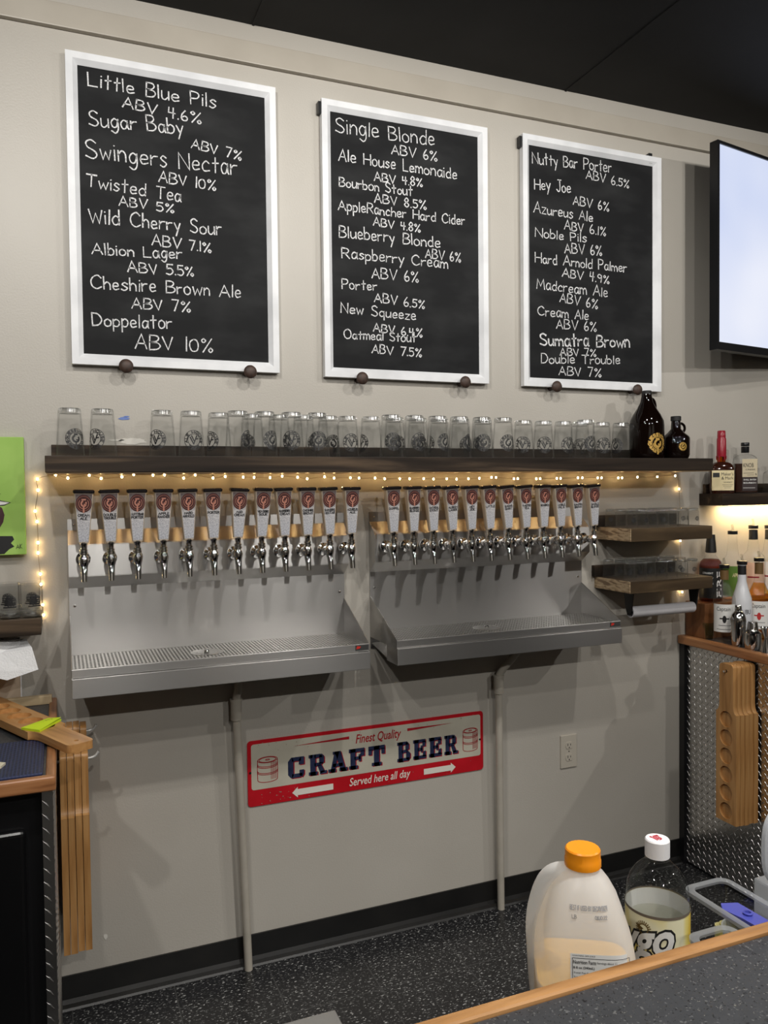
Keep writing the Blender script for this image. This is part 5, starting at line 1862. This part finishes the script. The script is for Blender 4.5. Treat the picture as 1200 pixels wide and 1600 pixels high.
# left shelf, tasters, painting, paper towels
q = px_at(64, 966, -.17)
q2 = px_at(64, 992, -.17)
t = thing('small_shelf', 'short dark ridged wooden shelf at the left edge, holding small glasses', 'shelf', (-.4, 0, q2.z))
LSX, LSZ = q.x, q.z
ob('board', bx(-.9, LSX, -.17, 0, q2.z, q.z, bev=.002), M['shelf'], t)
mug = None
for i, (gx, yy, lab) in enumerate(((50, -.125, 'front right on the left shelf, beside the fairy lights'), (15, -.125, 'front row, second from the right end of the left shelf'),
                                  (46, -.055, 'back row, right end of the left shelf'), (13, -.055, 'back row, second from the right end of the left shelf'))):
    p = px_at(gx, 940, yy)
    if mug is None:
        h_ = .094
        bm = nb()
        lathe(bm, [(0, 0), (.026, 0), (.0285, .002), (.0290, .012), (.0300, h_), (.0288, h_), (.0275, .014), (0, .011)], n=32)
        mug = ob('taster_glass', bm, M['tasterglass'], None, 50)
        bm = nb()
        lathe(bm, [(.0, .0035), (.0275, .0035), (.0283, .010), (.0270, .0150), (0, .0125)], n=32)
        ob('base', bm, M['glassbase'], mug, 50, world=False)
        bm = nb()
        emblem_g(bm, cylfn((0, 0, .050), .0305), .75)
        for k in range(5):
            rect2(bm, -.02 + .003 * k, .016 - .002 * k, -.018 + .006 * k, -.0145 + .006 * k, cylfn((0, 0, .05), .0303), 6)
        ob('emblem', bm, M['ink'], mug, world=False)
        o = mug
    else:
        o = copy_tree(mug)
    o.location = (p.x, yy, LSZ)
    o.rotation_euler.z = R((20, 8, 15, 0)[i])
    tag(o, 'upright clear taster glass, ' + lab, 'glass', 'taster glasses on the left shelf')

pr0, pr1 = px_at(37, 683, -.03), px_at(41, 866, -.03)
px_, pz0, pz1 = (pr0.x + pr1.x) / 2, pr1.z, pr0.z
M['green'] = noise_col(mat('canvas_green', (.35, .58, .09), .6), [(.3, (.30, .52, .09)), (.7, (.38, .60, .13))], 9)
t = thing('painting', 'bright green canvas with a painted dark beer glass, cut off by the left frame edge', 'painting', (px_ - .22, 0, pz0))
ob('canvas', bx(px_ - .45, px_, -.032, -.002, pz0, pz1, bev=.002), M['green'], t)
fn = wallfn((px_, pz0), -.0326)
H_ = pz1 - pz0
bm = nb()
poly2(bm, [(u * .455, v * H_) for u, v in ((-.34, .0), (-.13, .01), (-.10, .05), (-.07, .07), (-.09, .10), (-.03 - .04, .13), (-.08, .16), (-.34, .17))], fn)
ob('black_table', bm, M['ink'], t)
bm = nb()
poly2(bm, [(-.16, .17 * H_), (-.09, .19 * H_), (-.072, .22 * H_), (-.06, .28 * H_), (-.056, .34 * H_), (-.062, .40 * H_), (-.072, .42 * H_), (-.16, .41 * H_)], fn)
ob('dark_beer', bm, mat('paint_brown', (.055, .014, .018), .5), t)
bm = nb()
fn2 = wallfn((px_, pz0), -.0330)
poly2(bm, [(-.16, .41 * H_), (-.075, .42 * H_), (-.055, .425 * H_), (-.040, .445 * H_), (-.048, .45 * H_), (-.066, .46 * H_), (-.085, .50 * H_), (-.066, .52 * H_), (-.070, .53 * H_), (-.16, .545 * H_)], fn2)
ob('foam', bm, M['labwhite'], t)
bm = nb()
for l in (((-.16, .41), (-.075, .42), (-.055, .425), (-.040, .445), (-.066, .46), (-.085, .50), (-.066, .52), (-.16, .545)),):
    ribbon(bm, [Vector((u, v * H_)) for u, v in l], .0012, wallfn((px_, pz0), -.0333))
stext(bm, 'AK', .016, .013, .0006, wallfn((px_, pz0), -.0333), -.027, .018, .15)
ob('outline', bm, M['ink'], t)

M['towel'] = noise_col(mat('paper_towel', (.82, .82, .83), .9), [(.3, (.78, .78, .79)), (.7, (.86, .86, .87))], 30, bump=.9, bscale=220)
t = thing('paper_towels', 'white paper towel roll under the left shelf with its last sheet hanging out', 'paper towels', (-.3, -.1, q2.z - .075))
zc = q2.z - .072
bm = nb()
prof = [(.02, -.42), (.055, -.42), (.055, -.118), (.02, -.118)]
lathe(bm, prof, (0, -.09, zc), 36, 'X', closed=True)
ob('roll', bm, M['towel'], t, 50)
cs = [px_at(x, y, yy) for x, y, yy in ((-40, 1003, -.135), (46, 1004, -.150), (60, 1046, -.19), (11, 1063, -.19), (-40, 1040, -.175))]
bm = nb()
pc = [at(-45, 1006, 1, -.145), at(0, 1021, 1, -.15), at(50, 1012, 1, -.155), at(60, 1046, 1, -.175), at(11, 1063, 1, -.18), at(-45, 1050, 1, -.17)]
vs = [bm.verts.new(p) for p in pc]
vb = [bm.verts.new(p + Vector((0, .0008, 0))) for p in pc]
bm.faces.new(vs)
bm.faces.new(vb[::-1])
for k in range(6): bm.faces.new((vs[k], vb[k], vb[(k + 1) % 6], vs[(k + 1) % 6]))
pk = [at(-45, 1002, 1, -.10), at(40, 998, 1, -.10), at(50, 1012, 1, -.155), at(0, 1021, 1, -.15), at(-45, 1006, 1, -.145)]
bm.faces.new([bm.verts.new(p) for p in pk])
ob('loose_sheet', bm, M['towel'], t)
c1, c2 = px_at(33, 1058, -.03), px_at(33, 1092, -.03)
bm = nb()
box(bm, -.7, c1.x - .002, -.032, -.008, ZL, c1.z + .02)
t2 = tag(ob('cardboard_box', bm, mat('tan_board', (.50, .40, .30), .7), None, loc=(-.4, -.02, ZL)), 'tan panel standing against the wall below the paper towels', 'panel')
ob('white_edge', bx(c1.x - .002, c1.x + .001, -.033, -.008, ZL, c1.z + .02), M['white'], t2)

# ------------------------------------------------------------------ front bar and what stands behind it
BZ, BY = 1.07, -1.9135
t = thing('front_bar', 'front bar with dark speckled laminate top and raised oak edge', 'bar', (1.0, -2.1, 0))
ob('oak_rail', bx(-.6, 3.0, BY - .017, BY, BZ - .04, BZ, bev=.005, seg=3), M['oak'], t)
ob('bar_top', bx(-.6, 3.0, -2.45, BY - .0172, BZ - .05, BZ - .006), M['bartop'], t)
ob('bar_front', bx(-.6, 3.0, -2.30, -2.24, 0, BZ - .05), M['oakdark'], t)
ob('rail_support', bx(-.6, 3.0, BY - .016, BY - .004, .0, BZ - .0405), M['black'], t)
WZ = .77
t = thing('under_bar_bench', 'black work bench behind the front bar holding the juice and soda', 'bench', (.9, -1.75, 0))
ob('top', bx(.50, 1.9, BY + .002, -1.535, WZ - .03, WZ), M['black'], t)
for xx in (.53, 1.87):
    for yy in (BY + .03, -1.60):
        ob('leg', bx(xx - .02, xx + .02, yy - .02, yy + .02, 0, WZ - .03), M['black'], t)
# steel ice bin whose corner shows at the bottom
q = at(522, 1579, 1, -1.62)
t = thing('ice_bin', 'stainless steel ice bin, only its corner showing at the bottom of the photo', 'ice bin', (q.x - .2, -1.75, 0))
ob('tub', bx(q.x - .55, q.x, -1.89, -1.62, .12, q.z - .006), M['binsteel'], t)
ob('lid', bx(q.x - .552, q.x + .002, -1.892, -1.618, q.z - .0055, q.z, bev=.002), M['binsteel'], t)
for xx in (q.x - .53, q.x - .02):
    for yy in (-1.87, -1.64):
        ob('leg', bx(xx - .015, xx + .015, yy - .015, yy + .015, 0, .12), M['steel'], t)


# juice jug
def translucent(name, col, tr=.35):
    m = bpy.data.materials.new(name)
    m.use_nodes = True
    N, L = m.node_tree.nodes, m.node_tree.links
    b = N['Principled BSDF']
    b.inputs['Base Color'].default_value = (*col, 1)
    b.inputs['Roughness'].default_value = .35
    tl = N.new('ShaderNodeBsdfTranslucent'); tl.inputs[0].default_value = (*col, 1)
    tp = N.new('ShaderNodeBsdfTransparent'); tp.inputs[0].default_value = (*[min(1, c * 1.15) for c in col], 1)
    m1 = N.new('ShaderNodeMixShader'); m1.inputs[0].default_value = .45
    m2 = N.new('ShaderNodeMixShader'); m2.inputs[0].default_value = tr
    L.new(b.outputs[0], m1.inputs[1]); L.new(tl.outputs[0], m1.inputs[2])
    L.new(m1.outputs[0], m2.inputs[1]); L.new(tp.outputs[0], m2.inputs[2])
    L.new(m2.outputs[0], N['Material Output'].inputs[0])
    return m


M['hdpe'] = translucent('milky_plastic', (.97, .97, .96), .36)
M['juice'] = mat('orange_juice', (.92, .52, .05), .4)
M['orangecap'] = mat('orange_cap', (.90, .30, .01), .35)
JY = -1.685
jc = px_at(905, 1345, JY)
JX = jc.x + .006
JR = R(-30)
t = thing('juice_jug', 'milky plastic gallon jug of orange juice with an orange cap', 'jug', (JX, JY, WZ))


def sup(hw, hd, z, p, dx=0, dy=0, n=40):
    out = []
    for k in range(n):
        a = 2 * PI * k / n
        cx, sy = math.cos(a), math.sin(a)
        u = hw * math.copysign(abs(cx) ** (2 / p), cx) + dx
        v = hd * math.copysign(abs(sy) ** (2 / p), sy) + dy
        out.append(Vector((JX + u * math.cos(JR) - v * math.sin(JR), JY + u * math.sin(JR) + v * math.cos(JR), WZ + z)))
    return out


J = [(.062, 0, 5), (.0685, .006, 5), (.069, .02, 5), (.069, .150, 5), (.068, .175, 4.6), (.0645, .198, 4), (.0565, .222, 3.4), (.048, .246, 2.8), (.0385, .264, 2.4), (.030, .276, 2.1), (.0235, .282, 2), (.0225, .286, 2), (.0225, .293, 2)]
bm = nb()
loft(bm, [sup(h, h, z, p, 0) for h, z, p in J])
ob('body', bm, M['hdpe'], t, 60)
bm = nb()
hl = []
for u, v, z in ((-.018, .004, .275), (-.038, .012, .268), (-.053, .020, .248), (-.063, .024, .215), (-.067, .024, .185), (-.066, .022, .150), (-.063, .020, .10), (-.056, .018, .04)):
    hl.append(Vector((JX + u * math.cos(JR) - v * math.sin(JR), JY + u * math.sin(JR) + v * math.cos(JR), WZ + z)))
hl = smooth_line(hl, 5)
tube(bm, hl, .013, 14)
ob('handle', bm, M['hdpe'], t, 60)
bm = nb()
lv = [q for q in J if q[1] < .14] + [(.069, .140, 5)]
loft(bm, [sup(h - .0022, h - .0022, max(z, .003), p) for h, z, p in lv])
ob('juice', bm, M['juice'], t, 60)
bm = nb()
n = 48
rings = []
for r0, z in ((.0235, .286), (.0252, .287), (.0252, .297), (.0244, .2985), (.0244, .310), (.0228, .312)):
    rings.append([Vector((JX + (r0 + .0005 * (k % 2)) * math.cos(2 * PI * k / n), JY + (r0 + .0005 * (k % 2)) * math.sin(2 * PI * k / n), WZ + z)) for k in range(n)])
loft(bm, rings)
ob('cap', bm, M['orangecap'], t, 30)


def jface(u, v, d=.001):
    """front face of the jug: u along its width, v up"""
    z = v
    h = None
    for (h0, z0, p0), (h1, z1, p1) in zip(J, J[1:]):
        if z0 <= z <= z1 and z1 > z0:
            h = h0 + (h1 - h0) * (z - z0) / (z1 - z0)
            pp = p0 + (p1 - p0) * (z - z0) / (z1 - z0)
    w_ = h * max(0, 1 - (abs(u) / h) ** pp) ** (1 / pp)
    vv = -w_ - d
    return Vector((JX + u * math.cos(JR) - vv * math.sin(JR), JY + u * math.sin(JR) + vv * math.cos(JR), WZ + z))


bm = nb()
rect2(bm, -.024, .052, .085, .195, jface, 10, 4)
l = ob('nutrition_label', bm, M['labwhite'], t, 60)
bm = nb()
jf = lambda u, v: jface(u + .005, v + .079, .0016)
put(bm, ftext('CONTAINS 100% JUICE', .030, .0024), jf, -.026, .1125)
rect2(bm, -.026, .050, .1105, .1111, jf, 8)
put(bm, ftext('Nutrition Facts', .030, .0048, 0, .01), jf, -.025, .1035)
put(bm, ftext('Servings about 11', .026, .0036), jf, .0065, .1038)
put(bm, ftext('8 fl oz (240mL)', .028, .0040, 0, .01), jf, -.025, .0965)
for k in range(4):
    put(bm, ftext(('Total Fat 0g, Sodium 0mg', 'Total Carb 26g, Sugars 22g', 'Protein 2g, Vitamin C', 'Potassium 450mg')[k], .046, .0028), jf, -.025, .0905 - .0055 * k)
for u in (-.0265, .0497):
    rect2(bm, u, u + .0006, .045, .111, jf, 1, 6)
ob('label_print', bm, M['ink'], l)
bm = nb()
stext(bm, 'BEST IF USED BY DEC/14/2024', .050, .0050, .0004, lambda u, v: jface(u, v, .0012), -.022, .246)
stext(bm, 'LB', .006, .0042, .0004, lambda u, v: jface(u, v, .0012), -.020, .236)
stext(bm, '08:10:22'.replace(':', '.'), .016, .0042, .0004, lambda u, v: jface(u, v, .0012), .011, .236)
ob('date_stamp', bm, mat('grey_ink', (.25, .25, .26), .6), t)

# soda bottle
SYY = -1.60
scn = px_at(1027, 1320, SYY)
SXX = scn.x
t = thing('soda_bottle', 'clear plastic soda bottle with a yellow label and white screw cap', 'bottle', (SXX, SYY, WZ))
SP = [(0, .0), (.030, .0), (.044, .004), (.0498, .018), (.0498, .145), (.0503, .152), (.0480, .177), (.0435, .190), (.0350, .203), (.0255, .212), (.0195, .217), (.0165, .220), (.0200, .2215), (.0200, .2235), (.0155, .225), (.0155, .232)]
M['pet'] = glassy('clear_plastic', (.97, .975, .97), (.62, .64, .62), .04, .8, 1.5)
ob('plastic_body', lathe(nb(), SP, (SXX, SYY, WZ), 48), M['pet'], t, 50)
bm = nb()
lathe(bm, [(0, .004), (.042, .006), (.0480, .02), (.0480, .120), (0, .120)], (SXX, SYY, WZ), 40)
ob('drink', bm, liquid('clear_soda', (.95, .95, .92), (.7, .7, .66)), t, 50)
bm = nb()
n = 60
rings = []
for r0, z in ((.0175, .2240), (.0192, .2245), (.0192, .251), (.0178, .253)):
    rings.append([Vector((SXX + (r0 + .0004 * (k % 2)) * math.cos(2 * PI * k / n), SYY + (r0 + .0004 * (k % 2)) * math.sin(2 * PI * k / n), WZ + z)) for k in range(n)])
loft(bm, rings)
cp = ob('cap', bm, mat('white_cap', (.80, .79, .80), .4), t, 30)
bm = nb()
for k in range(3):
    stext(bm, ('FLAVOR', 'SODA', 'POP')[k], .015 - .002 * k, .0045, .0007, lambda u, v: Vector((SXX + u, SYY + v, WZ + .2534)), 0, .005 - .006 * k, centre=True)
ob('cap_print', bm, mat('red_cap_ink', (.6, .03, .06), .5), cp)
m = M['sodalabel'] = mat('yellow_soda_label', (.8, .62, .1), .35)
noise_col(m, [(.40, (.84, .80, .55)), (.58, (.74, .50, .04)), (.48, (.82, .68, .20))], 7, (1, 1, .6), 2, dist=1.)
sv = -math.atan2(SXX, SYY - CAM.y)
bm = nb()
rect2(bm, -PI * .0509, PI * .0509, .02, .146, cylfn((SXX, SYY, WZ), .0509), 40)
l = ob('label', bm, m, t, 60)
bm = nb()
rect2(bm, -PI * .0504, PI * .0504, .02, .146, cylfn((SXX, SYY, WZ), .0504), 40)
ob('label_back', bm, M['labwhite'], l, 60)
bm = nb()
rect2(bm, -PI * .0512, PI * .0512, .144, .1485, cylfn((SXX, SYY, WZ), .0512), 40)
ob('label_band', bm, mat('grey_brown_band', (.16, .13, .10), .4), l, 60)
fn = cylfn((SXX, SYY, WZ), .0517, sv)
fn0 = cylfn((SXX, SYY, WZ), .0513, sv)
rot = lambda f: (lambda u, v: f(u * .98 - v * .0, v + u * .22))
bm = nb()
wd = 'Faygo'
put(bm, ftext(wd, .150, .078, .15, .075, .003), rot(fn0), -.120, .066)
ob('lettering_outline', bm, M['ink'], l)
bm = nb()
put(bm, ftext(wd, .144, .070, .15, .03, .003), rot(fn), -.117, .070)
ob('lettering', bm, M['whiteprint'], l)
bm = nb()
fe = fn0
for k in range(22):
    a = 2 * PI * k / 22
    ribbon(bm, [Vector((-.022 + .0085 * math.cos(a), .124 + .0085 * math.sin(a))), Vector((-.022 + .0125 * math.cos(a), .124 + .0125 * math.sin(a)))], .0008, fe)
ring2(bm, .0068, .0085, fe, -.022, .124)
poly2(bm, [(-.036, .130), (-.028, .128), (-.010, .118), (-.005, .113), (-.012, .1145), (-.030, .123)], fn)
ob('seal_print', bm, mat('brown_ink', (.14, .085, .02), .5), l)

# clear plastic condiment bins
M['bin'] = glassy('bin_plastic', (.90, .91, .91), (.42, .44, .46), .06, .8, 1.5)


def bin_(x0, x1, y0, y1, label):
    t = thing('plastic_bin', label, 'bin', ((x0 + x1) / 2, (y0 + y1) / 2, WZ), 'clear bins behind the soda bottle')
    zt = .90
    r = .02
    out = rr_poly(x0, x1, y0, y1, r)
    inn = rr_poly(x0 + .012, x1 - .012, y0 + .012, y1 - .012, r * .7)
    bot = rr_poly(x0 + .016, x1 - .016, y0 + .016, y1 - .016, r * .7)
    L_ = lambda P, z: [Vector((u, v, z)) for u, v in P]
    bm = nb()
    loft(bm, [L_(bot, WZ + .001), L_(inn, zt - .004)], cap=False)
    bm.faces.new([bm.verts.new(p) for p in L_(bot, WZ + .001)])
    ob('tub', bm, M['bin'], t, 40)
    bm = nb()
    mid = rr_poly(x0 + .004, x1 - .004, y0 + .004, y1 - .004, r)
    loft(bm, [L_(inn, zt - .004), L_(inn, zt), L_(mid, zt + .002), L_(out, zt), L_(out, zt - .006)], cap=False)
    ob('rim', bm, M['binrim'], t, 40)
    return t


M['binrim'] = translucent('bin_rim_plastic', (.74, .76, .78), .66)
bin_(.880, .968, -1.79, -1.668, 'clear plastic bin with a pale lemon slice, partly hidden behind the soda bottle')
bin_(.983, 1.081, -1.75, -1.550, 'clear plastic bin holding a blue scoop at the right end of the bench')
# blue scoop, white-rimmed tub, lemon wedge
bm = nb()
a0, a1 = at(1155, 1412, 2, .885), at(1200, 1398, 2, .885)
poly = [(1.022, -1.606), (1.034, -1.590), (1.062, -1.600), (1.066, -1.70), (1.034, -1.70), (1.030, -1.64)]
prism(bm, poly, lambda u, v: Vector((u, v, .868)), lambda u, v: Vector((u, v, .880)))
for q in ((1.048, -1.635),):
    lathe(bm, [(.007, .880), (.008, .883), (.005, .884), (.004, .880)], (q[0], q[1], 0), 20)
tag(ob('blue_scoop', bm, mat('blue_plastic', (.06, .07, .36), .35), None, loc=(1.02, -1.62, .868)), 'dark blue plastic scoop lying in the right-hand clear bin', 'scoop')
bm = lathe(nb(), [(0, WZ + .002), (.028, WZ + .002), (.034, .864), (.0355, .866), (.033, .866), (.027, WZ + .005), (0, WZ + .005)], (1.030, -1.645, 0), 36)
tag(ob('round_tub', bm, M['binrim'], None, 50, loc=(1.030, -1.645, WZ)), 'round clear tub with a white rim inside the right-hand bin, under the blue scoop', 'tub')
q = at(1127, 1446, 2, .845)
bm = nb()
for k in range(3):
    a = k * .9
    prism(bm, [(q.x + .012 * k * .5 + .011 * math.cos(b + a) * .9, q.y - .004 * k + .011 * math.sin(b + a)) for b in [PI * j / 8 for j in range(9)]], lambda u, v: Vector((u, v, .802)), lambda u, v: Vector((u, v, .845 + .004 * k)))
tag(ob('lemon_wedge', bm, mat('lemon', (.80, .72, .30), .5), None, loc=(q.x, q.y, .802)), 'pale yellow lemon pieces in the clear bin beside the soda bottle', 'lemon')
# frosted lid standing at the right edge
M['frostlid'] = translucent('frosted_lid', (.74, .76, .79), .12)
c = at(1216, 1322, 1, -1.60)
bm = nb()
ol = []
for k in range(24):
    a = 2 * PI * k / 24
    ol.append((.036 * math.copysign(abs(math.cos(a)) ** .8, math.cos(a)), .066 * math.copysign(abs(math.sin(a)) ** .8, math.sin(a)) + 0))
ff = lambda k, d: [c + Vector((u * k * 1. , d, v * k)) for u, v in ol]
loft(bm, [ff(1, .004), ff(1.02, 0), ff(1, -.004), ff(.88, -.006), ff(.80, -.003)])
zb_ = c.z - .066
t = thing('food_container', 'frosted white plastic container with its lid upright, at the right edge of the photo', 'container', (c.x, -1.60, WZ))
ob('lid', bm, M['frostlid'], t, 40)
ob('tub', bx(c.x - .02, c.x + .12, -1.64, -1.565, WZ, zb_ - .002, bev=.004), M['frostlid'], t)
